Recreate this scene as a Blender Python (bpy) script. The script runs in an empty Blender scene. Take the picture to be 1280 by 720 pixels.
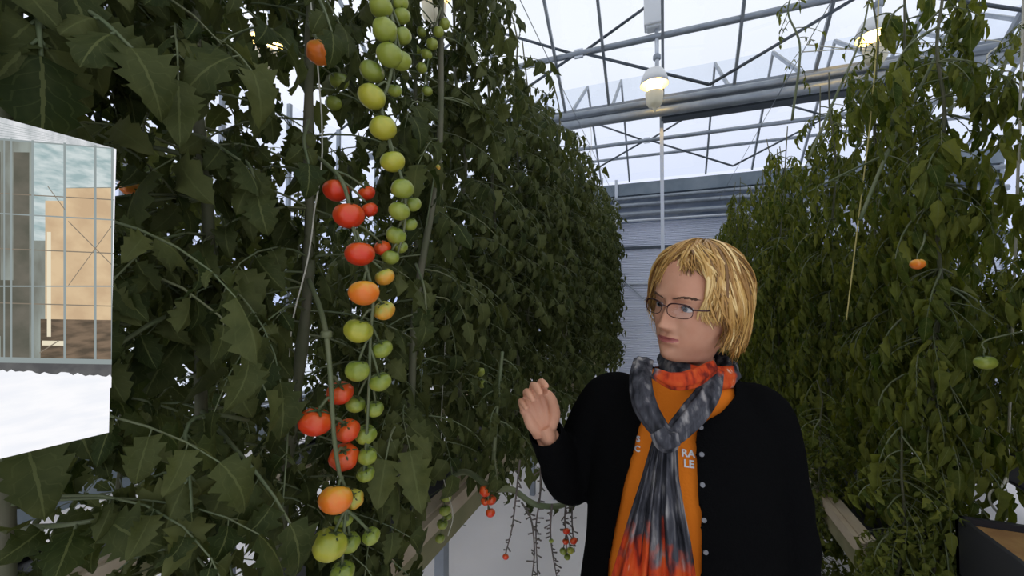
import bpy, bmesh, math, random
import numpy as np
from mathutils import Vector, Matrix

sc = bpy.context.scene
COL = sc.collection
R = math.radians
PI = math.pi

# ------------------------------------------------------------------ camera, world, exposure
FPX = 500.0
YAW, PITCH = R(20.7), R(1.49)
CAMZ = 1.60
cam_d = bpy.data.cameras.new('camera')
cam_d.sensor_width = 36.0
cam_d.lens = 36.0 * FPX / 1280.0
cam_d.clip_start = 0.02
cam_d.clip_end = 400
cam = bpy.data.objects.new('camera', cam_d)
COL.objects.link(cam)
cam.location = (0, 0, CAMZ)
cam.rotation_euler = (PI / 2 + PITCH, 0, YAW)
sc.camera = cam

world = bpy.data.worlds.new('overcast_sky')
sc.world = world
world.use_nodes = True
wn = world.node_tree
wn.nodes.clear()
w_out = wn.nodes.new('ShaderNodeOutputWorld')
w_bg = wn.nodes.new('ShaderNodeBackground')
w_tc = wn.nodes.new('ShaderNodeTexCoord')
w_sep = wn.nodes.new('ShaderNodeSeparateXYZ')
w_ramp = wn.nodes.new('ShaderNodeValToRGB')
w_ramp.color_ramp.elements[0].position = 0.0
w_ramp.color_ramp.elements[0].color = (0.56, 0.64, 0.92, 1)
w_ramp.color_ramp.elements[1].position = 0.55
w_ramp.color_ramp.elements[1].color = (0.93, 0.96, 1.0, 1)
wn.links.new(w_tc.outputs['Generated'], w_sep.inputs[0])
wn.links.new(w_sep.outputs['Z'], w_ramp.inputs[0])
wn.links.new(w_ramp.outputs[0], w_bg.inputs['Color'])
wn.links.new(w_bg.outputs[0], w_out.inputs[0])
w_bg.inputs['Strength'].default_value = 1.12

sc.view_settings.view_transform = 'Standard'
sc.view_settings.look = 'None'
sc.view_settings.exposure = 0.0
sc.view_settings.gamma = 1.0
sc.view_settings.use_curve_mapping = False

# ------------------------------------------------------------------ helpers
_f = np.array([-math.sin(YAW) * math.cos(PITCH), math.cos(YAW) * math.cos(PITCH), math.sin(PITCH)])
_r = np.array([math.cos(YAW), math.sin(YAW), 0.0])
_u = np.array([math.sin(YAW) * math.sin(PITCH), -math.cos(YAW) * math.sin(PITCH), math.cos(PITCH)])
_c = np.array([0, 0, CAMZ])


def P(px, py, d):
    """the point of the place that the photograph shows at px, py, d metres deep"""
    return _c + d * (_f + _r * (px - 640) / FPX - _u * (py - 360) / FPX)


def pix(p):
    q = np.asarray(p) - _c
    d = q @ _f
    return 640 + FPX * (q @ _r) / d, 360 - FPX * (q @ _u) / d, d


def at_x(px, py, X):
    v = P(px, py, 1.0) - _c
    return _c + v * (X / v[0])


def at_y(px, py, Y):
    v = P(px, py, 1.0) - _c
    return _c + v * (Y / v[1])


def vec(a):
    return np.array(a, dtype=float)


def unit(v):
    v = np.asarray(v, float)
    return v / (np.linalg.norm(v) + 1e-12)


class MB:
    """collects shapes for ONE mesh"""

    def __init__(s):
        s.v, s.f, s.m, s.n = [], [], [], 0
        s.uv, s.var = [], []

    def add(s, verts, faces, mat=0, uv=None, var=0.5):
        verts = np.asarray(verts, float).reshape(-1, 3)
        k = len(verts)
        s.v.append(verts)
        o = s.n
        s.f.extend([tuple(i + o for i in f) for f in faces])
        s.m.extend([mat] * len(faces))
        s.uv.append(np.zeros((k, 2)) if uv is None else uv)
        s.var.append(np.full(k, var) if np.isscalar(var) else np.asarray(var))
        s.n += k

    def box(s, c, size, mat=0, rot=None, var=.5):
        c = vec(c)
        h = vec(size) / 2
        vs = vec([(x, y, z) for x in (-1, 1) for y in (-1, 1) for z in (-1, 1)]) * h
        if rot is not None:
            vs = vs @ np.array(rot).T
        s.add(vs + c, [(0, 1, 3, 2), (4, 6, 7, 5), (0, 4, 5, 1), (2, 3, 7, 6), (0, 2, 6, 4), (1, 5, 7, 3)], mat, var=var)

    def tube(s, pts, rad, n=8, mat=0, flat=None, cap=True, var=.5, up=None, fold=None):
        """swept ring; flat = (width factor, thickness factor) ; fold = (count, depth) pleats"""
        pts = np.asarray(pts, float)
        k = len(pts)
        rad = np.full(k, rad) if np.isscalar(rad) else np.asarray(rad, float)
        T = np.gradient(pts, axis=0)
        T /= np.linalg.norm(T, axis=1)[:, None] + 1e-12
        ref = vec(up) if up is not None else (vec((0, 0, 1)) if abs(T[0][2]) < .9 else vec((1, 0, 0)))
        N = unit(np.cross(T[0], ref))
        vs = []
        a = np.linspace(0, 2 * PI, n, endpoint=False)
        fr = np.ones(n)
        if fold:
            fr = 1 + fold[1] * np.cos(fold[0] * a)
        ca, sa = np.cos(a) * fr, np.sin(a) * fr
        if flat:
            ca, sa = ca * flat[0], sa * flat[1]
        for i in range(k):
            if up is not None:
                N = unit(np.cross(T[i], ref))
            else:
                N = unit(N - T[i] * (N @ T[i]))
            B = np.cross(T[i], N)
            vs.append(pts[i] + rad[i] * (ca[:, None] * N + sa[:, None] * B))
        vs = np.concatenate(vs)
        fs = []
        for i in range(k - 1):
            for j in range(n):
                j2 = (j + 1) % n
                fs.append((i * n + j, i * n + j2, (i + 1) * n + j2, (i + 1) * n + j))
        if cap:
            fs.append(tuple(range(n - 1, -1, -1)))
            fs.append(tuple((k - 1) * n + j for j in range(n)))
        s.add(vs, fs, mat, var=var)

    def bar(s, a, b, r, n=8, mat=0):
        s.tube([a, b], r, n, mat)

    def lathe(s, prof, n=24, mat=0, c=(0, 0, 0), M=None, var=.5):
        """prof: list of (radius, z)"""
        a = np.linspace(0, 2 * PI, n, endpoint=False)
        vs = []
        for r, z in prof:
            vs.append(np.stack([r * np.cos(a), r * np.sin(a), np.full(n, z)], 1))
        vs = np.concatenate(vs)
        if M is not None:
            vs = vs @ np.array(M).T
        vs = vs + vec(c)
        k = len(prof)
        fs = [(i * n + j, i * n + (j + 1) % n, (i + 1) * n + (j + 1) % n, (i + 1) * n + j) for i in range(k - 1) for j in range(n)]
        fs.append(tuple(range(n - 1, -1, -1)))
        fs.append(tuple((k - 1) * n + j for j in range(n)))
        s.add(vs, fs, mat, var=var)

    def grid(s, pts, mat=0, close_u=False, uv=None, var=.5):
        """pts [rows, cols, 3]"""
        pts = np.asarray(pts, float)
        nr, nc = pts.shape[:2]
        fs = []
        for i in range(nr - 1):
            for j in range(nc if close_u else nc - 1):
                j2 = (j + 1) % nc
                fs.append((i * nc + j, i * nc + j2, (i + 1) * nc + j2, (i + 1) * nc + j))
        s.add(pts.reshape(-1, 3), fs, mat, uv, var)

    def build(s, name, mats, parent=None, smooth=True, origin=None):
        me = bpy.data.meshes.new(name)
        V = np.concatenate(s.v)
        if origin is not None:
            V = V - vec(origin)
        me.from_pydata(V.tolist(), [], s.f)
        for m in (mats if isinstance(mats, (list, tuple)) else [mats]):
            me.materials.append(m)
        me.polygons.foreach_set('material_index', s.m)
        me.polygons.foreach_set('use_smooth', [smooth] * len(s.f))
        at = me.attributes.new('var', 'FLOAT', 'POINT')
        at.data.foreach_set('value', np.concatenate(s.var).astype(np.float32))
        uvl = me.uv_layers.new(name='UVMap')
        UV = np.concatenate(s.uv)
        li = np.empty(len(me.loops), dtype=np.int32)
        me.loops.foreach_get('vertex_index', li)
        uvl.data.foreach_set('uv', UV[li].astype(np.float32).ravel())
        me.update()
        o = bpy.data.objects.new(name, me)
        COL.objects.link(o)
        if parent is not None:
            o.parent = parent
            if origin is not None:
                o.location = Vector(origin)
        elif origin is not None:
            o.location = Vector(origin)
        return o


def tag(o, label=None, cat=None, group=None, kind=None):
    if label: o['label'] = label
    if cat: o['category'] = cat
    if group: o['group'] = group
    if kind: o['kind'] = kind
    return o


def empty(name, loc=(0, 0, 0), rz=0.0):
    o = bpy.data.objects.new(name, None)
    COL.objects.link(o)
    o.location = Vector(loc)
    o.rotation_euler = (0, 0, rz)
    o.empty_display_size = .1
    return o


def copy_tree(o, parent=None):
    c = o.copy()
    COL.objects.link(c)
    if parent is not None:
        c.parent = parent
    for ch in list(o.children):
        copy_tree(ch, c)
    return c


def spline(pts, n=24):
    """Catmull-Rom through the points"""
    p = np.asarray(pts, float)
    q = np.concatenate([[2 * p[0] - p[1]], p, [2 * p[-1] - p[-2]]])
    out = []
    m = len(p) - 1
    for t in np.linspace(0, m, n):
        i = min(int(t), m - 1)
        u = t - i
        a, b, c, d = q[i], q[i + 1], q[i + 2], q[i + 3]
        out.append(.5 * (2 * b + (c - a) * u + (2 * a - 5 * b + 4 * c - d) * u * u + (3 * b - a - 3 * c + d) * u ** 3))
    return np.array(out)


# ------------------------------------------------------------------ materials
def mat(name, col, rough=.5, metal=0, spec=.5, noise=None, emit=None, bump=None, coat=0, sub=0):
    m = bpy.data.materials.new(name)
    m.use_nodes = True
    nt = m.node_tree
    b = nt.nodes['Principled BSDF']
    b.inputs['Base Color'].default_value = (*col, 1)
    b.inputs['Roughness'].default_value = rough
    b.inputs['Metallic'].default_value = metal
    b.inputs['Specular IOR Level'].default_value = spec
    if coat: b.inputs['Coat Weight'].default_value = coat
    if sub:
        b.inputs['Subsurface Weight'].default_value = sub
        b.inputs['Subsurface Radius'].default_value = (.6, .25, .12)
        b.inputs['Subsurface Scale'].default_value = .008
    if noise:
        sc_, col2 = noise[0], noise[1]
        tc = nt.nodes.new('ShaderNodeTexCoord')
        nz = nt.nodes.new('ShaderNodeTexNoise')
        nz.inputs['Scale'].default_value = sc_
        nz.inputs['Detail'].default_value = 5
        rp = nt.nodes.new('ShaderNodeValToRGB')
        rp.color_ramp.elements[0].position = .35
        rp.color_ramp.elements[1].position = .68
        rp.color_ramp.elements[0].color = (*col, 1)
        rp.color_ramp.elements[1].color = (*col2, 1)
        nt.links.new(tc.outputs['Object'], nz.inputs['Vector'])
        nt.links.new(nz.outputs['Fac'], rp.inputs[0])
        nt.links.new(rp.outputs[0], b.inputs['Base Color'])
    if bump:
        tc = nt.nodes.new('ShaderNodeTexCoord')
        nz = nt.nodes.new('ShaderNodeTexNoise')
        nz.inputs['Scale'].default_value = bump[0]
        bp = nt.nodes.new('ShaderNodeBump')
        bp.inputs['Strength'].default_value = bump[1]
        bp.inputs['Distance'].default_value = .004
        nt.links.new(tc.outputs['Object'], nz.inputs['Vector'])
        nt.links.new(nz.outputs['Fac'], bp.inputs['Height'])
        nt.links.new(bp.outputs[0], b.inputs['Normal'])
    if emit:
        b.inputs['Emission Color'].default_value = (*emit[0], 1)
        b.inputs['Emission Strength'].default_value = emit[1]
    return m


def glass_mat(name, tint=(.95, .97, 1), gloss=.08, rough=.03):
    m = bpy.data.materials.new(name)
    m.use_nodes = True
    nt = m.node_tree
    nt.nodes.clear()
    o = nt.nodes.new('ShaderNodeOutputMaterial')
    t = nt.nodes.new('ShaderNodeBsdfTransparent')
    t.inputs[0].default_value = (*tint, 1)
    g = nt.nodes.new('ShaderNodeBsdfGlossy')
    g.inputs['Roughness'].default_value = rough
    mx = nt.nodes.new('ShaderNodeMixShader')
    mx.inputs[0].default_value = gloss
    nt.links.new(t.outputs[0], mx.inputs[1])
    nt.links.new(g.outputs[0], mx.inputs[2])
    nt.links.new(mx.outputs[0], o.inputs[0])
    return m


def leaf_mat(name, dark, light, vein, trans=.28):
    """leaf blade: per-leaf green, paler midrib and side veins, light shining through"""
    m = bpy.data.materials.new(name)
    m.use_nodes = True
    nt = m.node_tree
    b = nt.nodes['Principled BSDF']
    out = nt.nodes['Material Output']
    at = nt.nodes.new('ShaderNodeAttribute'); at.attribute_name = 'var'
    uv = nt.nodes.new('ShaderNodeUVMap')
    sp = nt.nodes.new('ShaderNodeSeparateXYZ')
    nt.links.new(uv.outputs[0], sp.inputs[0])
    base = nt.nodes.new('ShaderNodeValToRGB')
    base.color_ramp.elements[0].color = (*dark, 1)
    base.color_ramp.elements[1].color = (*light, 1)
    mtc = nt.nodes.new('ShaderNodeTexCoord')
    mnz = nt.nodes.new('ShaderNodeTexNoise'); mnz.inputs['Scale'].default_value = 38; mnz.inputs['Detail'].default_value = 3
    nt.links.new(mtc.outputs['Object'], mnz.inputs['Vector'])
    mot = nt.nodes.new('ShaderNodeMath'); mot.operation = 'MULTIPLY_ADD'; mot.inputs[1].default_value = .9
    shf = nt.nodes.new('ShaderNodeMath'); shf.operation = 'SUBTRACT'; shf.inputs[1].default_value = .45
    nt.links.new(at.outputs['Fac'], shf.inputs[0])
    nt.links.new(mnz.outputs['Fac'], mot.inputs[0]); nt.links.new(shf.outputs[0], mot.inputs[2])
    nt.links.new(mot.outputs[0], base.inputs[0])
    # midrib: |u| < .035 ; side veins: slanted waves
    ab = nt.nodes.new('ShaderNodeMath'); ab.operation = 'ABSOLUTE'
    nt.links.new(sp.outputs['X'], ab.inputs[0])
    sl = nt.nodes.new('ShaderNodeMath'); sl.operation = 'MULTIPLY_ADD'
    sl.inputs[1].default_value = -.55
    nt.links.new(ab.outputs[0], sl.inputs[0]); nt.links.new(sp.outputs['Y'], sl.inputs[2])
    fr = nt.nodes.new('ShaderNodeMath'); fr.operation = 'MULTIPLY'; fr.inputs[1].default_value = 6.5
    nt.links.new(sl.outputs[0], fr.inputs[0])
    fc = nt.nodes.new('ShaderNodeMath'); fc.operation = 'FRACT'
    nt.links.new(fr.outputs[0], fc.inputs[0])
    lt = nt.nodes.new('ShaderNodeMath'); lt.operation = 'LESS_THAN'; lt.inputs[1].default_value = .11
    nt.links.new(fc.outputs[0], lt.inputs[0])
    lt2 = nt.nodes.new('ShaderNodeMath'); lt2.operation = 'LESS_THAN'; lt2.inputs[1].default_value = .028
    nt.links.new(ab.outputs[0], lt2.inputs[0])
    mul = nt.nodes.new('ShaderNodeMath'); mul.operation = 'MULTIPLY'; mul.inputs[1].default_value = .25
    nt.links.new(lt.outputs[0], mul.inputs[0])
    mx_ = nt.nodes.new('ShaderNodeMath'); mx_.operation = 'MAXIMUM'
    nt.links.new(mul.outputs[0], mx_.inputs[0]); nt.links.new(lt2.outputs[0], mx_.inputs[1])
    mix = nt.nodes.new('ShaderNodeMix'); mix.data_type = 'RGBA'
    nt.links.new(mx_.outputs[0], mix.inputs[0])
    nt.links.new(base.outputs[0], mix.inputs[6])
    mix.inputs[7].default_value = (*vein, 1)
    nt.links.new(mix.outputs[2], b.inputs['Base Color'])
    b.inputs['Roughness'].default_value = .62
    b.inputs['Specular IOR Level'].default_value = .16
    bp = nt.nodes.new('ShaderNodeBump')
    bp.inputs['Strength'].default_value = .35
    bp.inputs['Distance'].default_value = .002
    nt.links.new(fc.outputs[0], bp.inputs['Height'])
    nt.links.new(bp.outputs[0], b.inputs['Normal'])
    tr = nt.nodes.new('ShaderNodeBsdfTranslucent')
    hs = nt.nodes.new('ShaderNodeHueSaturation')
    hs.inputs['Saturation'].default_value = 1.15
    hs.inputs['Value'].default_value = 1.5
    nt.links.new(mix.outputs[2], hs.inputs['Color'])
    nt.links.new(hs.outputs[0], tr.inputs['Color'])
    ms = nt.nodes.new('ShaderNodeMixShader')
    ms.inputs[0].default_value = trans
    nt.links.new(b.outputs[0], ms.inputs[1])
    nt.links.new(tr.outputs[0], ms.inputs[2])
    nt.links.new(ms.outputs[0], out.inputs[0])
    return m


M = {}
M['leaf'] = leaf_mat('tomato_leaf', (.028, .042, .010), (.118, .128, .040), (.12, .135, .045))
M['leaf_yellow'] = leaf_mat('wilting_tomato_leaf', (.046, .072, .010), (.215, .225, .040), (.18, .20, .06), .32)
M['stem'] = mat('green_stem', (.10, .13, .055), .6, noise=(9, (.16, .17, .08)))
M['stem_brown'] = mat('woody_stem', (.13, .12, .07), .7, noise=(14, (.09, .10, .045)))
M['stem_dry'] = mat('dry_stalk', (.10, .085, .07), .8, noise=(20, (.16, .12, .10)))
M['calyx'] = mat('calyx_green', (.07, .10, .03), .6)
M['steel'] = mat('galvanised_steel', (.25, .28, .31), .45, .55, noise=(6, (.33, .36, .39)))
M['steel_dark'] = mat('dark_steel', (.07, .085, .10), .5, .3)
M['alu'] = mat('pale_aluminium', (.62, .65, .68), .35, .4)
M['white_paint'] = mat('white_paint', (.78, .78, .75), .45)
M['cream'] = mat('cream_plastic', (.75, .68, .48), .4)
M['string'] = mat('white_twine', (.65, .62, .5), .8)
M['glass'] = glass_mat('greenhouse_glass')
M['snow'] = mat('snow', (.86, .88, .92), .8, bump=(3, .5))
M['board'] = mat('weathered_board', (.42, .33, .22), .75, noise=(5, (.55, .46, .33)))
M['trough'] = mat('black_trough', (.02, .02, .024), .5)
M['substrate'] = mat('brown_substrate', (.30, .15, .05), .9, noise=(16, (.42, .24, .08)), bump=(60, .6))


def tomato_mat(name, low, high):
    """skin that is a little greener towards the stalk end, as the fruit itself is"""
    m = bpy.data.materials.new(name)
    m.use_nodes = True
    nt = m.node_tree
    b = nt.nodes['Principled BSDF']
    tc = nt.nodes.new('ShaderNodeTexCoord')
    sp = nt.nodes.new('ShaderNodeSeparateXYZ')
    nz = nt.nodes.new('ShaderNodeTexNoise'); nz.inputs['Scale'].default_value = 2.2
    ma = nt.nodes.new('ShaderNodeMath'); ma.operation = 'MULTIPLY_ADD'; ma.inputs[1].default_value = .8
    rp = nt.nodes.new('ShaderNodeValToRGB')
    rp.color_ramp.elements[0].position = .25; rp.color_ramp.elements[0].color = (*low, 1)
    rp.color_ramp.elements[1].position = 1.15 if False else 1.0; rp.color_ramp.elements[1].color = (*high, 1)
    nt.links.new(tc.outputs['Object'], nz.inputs['Vector'])
    nt.links.new(tc.outputs['Object'], sp.inputs[0])
    nt.links.new(sp.outputs['Z'], ma.inputs[0]); nt.links.new(nz.outputs['Fac'], ma.inputs[2])
    nt.links.new(ma.outputs[0], rp.inputs[0])
    nt.links.new(rp.outputs[0], b.inputs['Base Color'])
    b.inputs['Roughness'].default_value = .32
    b.inputs['Subsurface Weight'].default_value = .0
    b.inputs['Coat Weight'].default_value = .10
    b.inputs['Coat Roughness'].default_value = .15
    return m


M['t_red'] = tomato_mat('ripe_tomato', (.74, .045, .010), (.70, .10, .012))
M['t_orange'] = tomato_mat('orange_tomato', (.85, .20, .02), (.75, .36, .03))
M['t_turning'] = tomato_mat('turning_tomato', (.75, .33, .03), (.42, .42, .06))
M['t_yellow'] = tomato_mat('yellow_green_tomato', (.50, .46, .045), (.33, .37, .04))
M['t_green'] = tomato_mat('green_tomato', (.32, .36, .05), (.18, .24, .03))

# ------------------------------------------------------------------ the setting
def make_floor_mat():
    m = mat('white_ground_sheet', (.92, .88, .86), .45, noise=(1.3, (.84, .79, .77)))
    return m


M['floor'] = make_floor_mat()
b = MB()
b.box((.3, 3.4, -.03), (9.4, 10.2, .06))
tag(b.build('floor', M['floor'], smooth=False), 'white sheeted greenhouse floor between the plant rows', 'floor', kind='structure')

b = MB()
n = 40
gx, gy = np.meshgrid(np.linspace(-70, 70, n), np.linspace(-60, 90, n))
rr = np.random.RandomState(3)
gz = -.12 + rr.uniform(-.05, .02, gx.shape)
b.grid(np.stack([gx, gy, gz], -1))
tag(b.build('snow_ground', M['snow']), 'snow covered ground outside the greenhouse', 'snow', kind='structure')

XL, XR = -4.3, 4.9
Y0, Y1 = -1.6, 8.4
ZG = 4.0          # gutter height
BAY = 3.2
RIDGE = 1.25      # ridge above the gutter
# roof slopes: gutters at Y=2.0, 5.2, 8.4 ; ridges at 3.6, 6.8 (and the half bay over the camera)
SL = [(-1.2, ZG, .4, ZG + RIDGE), (.4, ZG + RIDGE, 2.0, ZG), (2.0, ZG, 3.6, ZG + RIDGE), (3.6, ZG + RIDGE, 5.2, ZG), (5.2, ZG, 6.8, ZG + RIDGE), (6.8, ZG + RIDGE, 8.4, ZG)]
b = MB()
for (ya, za, yb, zb) in SL:
    b.add([(XL, ya, za), (XR, ya, za), (XR, yb, zb), (XL, yb, zb)], [(0, 1, 2, 3)])
ceiling = tag(b.build('ceiling', M['glass'], smooth=False), 'glass roof of the greenhouse', 'ceiling', kind='structure')
bars = [-3.6, -2.75, -1.95, -1.18, -.62, .02, .78, 1.55, 2.3, 3.05, 3.8, 4.5]
for (ya, za, yb, zb) in SL[2:]:
    for x in bars:
        q = MB()
        ang = math.atan2(zb - za, yb - ya)
        rot = [[1, 0, 0], [0, math.cos(ang), -math.sin(ang)], [0, math.sin(ang), math.cos(ang)]]
        q.box((x, (ya + yb) / 2, (za + zb) / 2 - .02), (.03, math.hypot(yb - ya, zb - za), .045), rot=rot)
        tag(q.build('glazing_bar', M['steel'], ceiling, smooth=False), kind='structure')

# end wall: corrugated polycarbonate below, pipes and a dark band, glass above
def poly_mat():
    m = mat('polycarbonate_sheet', (.66, .69, .78), .2, .35, spec=.6)
    return m


M['poly'] = poly_mat()
b = MB()
zs = np.linspace(0, 3.12, 90 * 6)
wv = Y1 + .008 * np.sin(zs / .035 * 2 * PI)
pt = np.stack([np.stack([np.full_like(zs, x), wv, zs], 1) for x in (XL, XR)], 1)
b.grid(pt)
wall_back = tag(b.build('wall_back', M['poly']), 'corrugated pale translucent end wall of the greenhouse', 'wall', kind='structure')
M['band'] = mat('grey_blue_cladding', (.16, .20, .23), .5, .2, noise=(4, (.23, .27, .30)))
def struct_part(mb, name, m, parent, smooth=False):
    return tag(mb.build(name, m, parent, smooth=smooth), kind='structure')
q = MB(); q.box((.3, Y1 - .02, 3.80), (XR - XL, .10, .24)); struct_part(q, 'cladding_band', M['band'], wall_back)
q = MB(); q.box((.3, Y1 + .04, 3.40), (XR - XL, .02, .56)); struct_part(q, 'upper_panel', mat('bluish_pane', (.20, .25, .33), .12, .3, noise=(2.2, (.42, .47, .56))), wall_back)
for z, r_ in ((3.60, .035), (3.46, .045), (3.28, .05), (3.15, .025)):
    q = MB(); q.bar((XL, Y1 - .12, z), (XR, Y1 - .12, z), r_, 10); struct_part(q, 'wall_pipe', M['steel'] if r_ > .03 else M['alu'], wall_back, True)
q = MB(); q.box((.3, Y1 - .03, 2.62), (XR - XL, .04, .05)); struct_part(q, 'wall_rail', M['steel_dark'], wall_back)
q = MB(); q.box((.3, Y1 - .03, 1.9), (XR - XL, .03, .03)); struct_part(q, 'wall_rail', M['alu'], wall_back)
q = MB(); q.bar((-1.15, Y1 - .04, 2.35), (.2, Y1 - .04, 1.05), .014, 6); struct_part(q, 'wall_brace', M['steel'], wall_back)
for x in (-.87, 2.4, -3.4):
    q = MB(); q.box((x, Y1 - .1, 2.0), (.055, .05, 4.0)); struct_part(q, 'wall_post', M['alu'], wall_back)

# side walls of glass
for side, X in (('left', XL), ('right', XR)):
    b = MB()
    b.add([(X, Y0, 0), (X, Y1, 0), (X, Y1, ZG), (X, Y0, ZG)], [(0, 1, 2, 3)])
    wl = tag(b.build('wall_' + side, M['glass'], smooth=False), 'glass side wall on the %s' % side, 'wall', kind='structure')
    for y in np.arange(Y0 + .4, Y1, .8):
        q = MB(); q.box((X, y, ZG / 2), (.05, .04, ZG)); struct_part(q, 'glazing_bar', M['steel'], wl)
    for z in (.4, 1.5, 2.6):
        q = MB(); q.box((X, (Y0 + Y1) / 2, z), (.04, Y1 - Y0, .04)); struct_part(q, 'glazing_bar', M['steel'], wl)
    q = MB(); q.box((X, (Y0 + Y1) / 2, .18), (.08, Y1 - Y0, .36)); struct_part(q, 'plinth', M['band'], wl)

# gutters between the roof bays
for gy_, txt in ((5.2, 'thick grey roof gutter with pipes across the middle of the roof'),
                 (2.0, 'grey roof gutter high above, nearest the camera')):
    g = empty('roof_gutter', (0, gy_, ZG))
    q = MB()
    prof = [(-.11, .05), (-.07, -.07), (.07, -.07), (.11, .05), (.09, .05), (.055, -.05), (-.055, -.05), (-.09, .05)]
    vs = [(x, y, z) for x in (XL, XR) for (y, z) in prof]
    k = len(prof)
    q.add(vs, [(i, (i + 1) % k, k + (i + 1) % k, k + i) for i in range(k)] + [tuple(range(k))[::-1], tuple(range(k, 2 * k))])
    q.build('trough', M['steel'], g, smooth=False)
    for dy, dz, r_ in ((-.16, -.05, .04), (-.20, -.19, .055)):
        q = MB(); q.bar((XL, dy, dz), (XR, dy, dz), r_, 12); q.build('pipe', M['steel'], g)
    if gy_ > 5:
        q = MB(); q.box((1.3, -.02, -.16), (2.6, .16, .14)); q.build('cover_plate', M['steel_dark'], g, smooth=False)
    tag(g, txt, 'gutter')

# trusses with crossed bracing rods
def truss(Y, label, xs):
    t = empty('roof_truss', (0, Y, 4.47))
    q = MB(); q.bar((XL, 0, 0), (XR, 0, 0), .035, 10); q.build('chord', M['steel'], t)
    for x in xs:
        for (dx, dz) in ((1.375, -.63), (-1.375, -.63), (1.25, .62), (-1.25, .62)):
            q = MB(); q.bar((x + (.04 if dx > 0 else -.04), 0, 0), (x + dx, 0, dz), .016, 6)
            q.build('brace', M['steel_dark'], t)
        q = MB(); q.box((x, 0, 0), (.10, .03, .10)); q.build('joint_plate', M['alu'], t, smooth=False)
    return tag(t, label, 'truss')


truss(4.6, 'horizontal roof truss with crossed rods from which the lamps hang', [-3.65, -.9, 1.85])
truss(7.6, 'dark roof truss with crossed rods behind the big gutter', [-3.0, -.25, 2.5])
b = MB(); b.bar((XL, 8.25, 4.42), (XR, 8.25, 4.42), .03, 8)
tag(b.build('purlin', M['steel']), 'thin grey tie pipe just under the far end of the roof', 'pipe')

b = MB()
b.box((0, 0, 1.94), (.042, .042, 3.88)); b.box((0, 0, .006), (.14, .14, .012))
tag(b.build('post', M['alu'], smooth=False, origin=(0, 0, 0)), 'slim pale metal post under the middle gutter behind the woman', 'post').location = (.0, 5.2, 0)

# ------------------------------------------------------------------ lamps
M['bulb'] = mat('glowing_bulb', (1, .9, .7), .4, emit=((1.0, .64, .16), 12))


def make_lamp():
    t = empty('grow_lamp')
    q = MB(); q.box((0, 0, .98), (.20, .16, .40)); q.box((0, 0, .77), (.15, .12, .03)); o = q.build('ballast_box', M['white_paint'], t, smooth=False)
    bv = o.modifiers.new('bevel', 'BEVEL'); bv.width = .02; bv.segments = 2
    q = MB(); q.bar((.03, 0, .28), (.03, 0, .80), .022, 10); q.build('pole', M['alu'], t)
    q = MB(); q.lathe([(.03, .47), (.042, .46), (.042, .42), (.03, .41)], 12, c=(.03, 0, 0)); q.build('clamp', M['steel'], t)
    q = MB(); q.lathe([(.05, .31), (.10, .29), (.135, .22), (.15, .14), (.146, .14), (.13, .215), (.09, .28), (.02, .295)], 28); q.build('reflector', M['white_paint'], t)
    q = MB(); q.lathe([(.01, .26), (.05, .25), (.075, .2), (.085, .13), (.075, .08), (.055, .05)], 20); q.build('bulb', M['bulb'], t)
    q = MB(); q.lathe([(.092, .055), (.096, .045), (.085, -.06), (.06, -.10), (.02, -.11), (.016, -.15), (.005, -.16)], 24); q.build('lamp_cup', M['cream'], t)
    return t


proto = make_lamp()
lamps = [((-.07, 4.6, 3.80), 'hanging grow lamp with cream cup above the woman'),
         ((1.86, 4.6, 3.88), 'glowing grow lamp behind the vine tips of the right row'),
         ((-1.66, 2.66, 3.86), 'glowing grow lamp above the long green tomato column'),
         ((-3.3, 2.53, 3.76), 'glowing grow lamp seen between leaves at upper left')]
for i, (loc, lab) in enumerate(lamps):
    o = proto if i == 0 else copy_tree(proto)
    o.location = loc
    tag(o, lab, 'lamp', 'lamps over the plant rows')
for x, y, txt in ((-1.66, 2.66, 'first'), (-3.3, 2.53, 'second')):
    pass
b = MB(); b.bar((XL, 2.6, 4.47), (XR, 2.6, 4.47), .03, 8)
tag(b.build('lamp_rail', M['steel']), 'grey pipe the upper left lamps hang from', 'pipe')

# ------------------------------------------------------------------ growing troughs
M['greenboard'] = mat('green_lit_board', (.20, .19, .09), .85, noise=(7, (.28, .25, .13)))  # greenish light on the rim's lower face, put into the board colour


def trough(name, label, x0, x1, y0, y1, z, face, depth=.14, brown=False, cat='trough'):
    t = empty(name, ((x0 + x1) / 2, (y0 + y1) / 2, 0))
    hx, hy = (x1 - x0) / 2, (y1 - y0) / 2
    q = MB()
    q.box((0, 0, z - depth), (2 * hx, 2 * hy, .02))
    for s in (-1, 1):
        q.box((s * (hx - .008), 0, z - depth / 2), (.016, 2 * hy, depth))
        q.box((0, s * (hy - .008), z - depth / 2), (2 * hx, .016, depth))
    q.build('tray', M['trough'], t, smooth=False)
    q = MB(); q.box((0, 0, z - .05), (2 * hx - .04, 2 * hy - .04, .06))
    q.build('substrate', M['substrate'] if brown else M['trough'], t, smooth=False)
    if face:
        q = MB(); q.box((face * (hx + .014), 0, z - .022), (.028, 2 * hy, .055)); q.box((face * (hx + .006), 0, z - .095), (.012, 2 * hy, .10), 1); q.box((face * (hx - .02), 0, z + .006), (.05, 2 * hy, .016))
        q.build('rim_board', [M['board'], M['greenboard']], t, smooth=False)
    k = max(2, int(2 * hy / 1.6) + 1)
    for y in np.linspace(-hy + .1, hy - .1, k):
        for s in (-1, 1):
            q = MB(); q.box((s * (hx - .05), y, (z - depth) / 2), (.04, .04, z - depth)); q.build('leg', M['steel'], t, smooth=False)
    return tag(t, label, cat)


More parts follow.
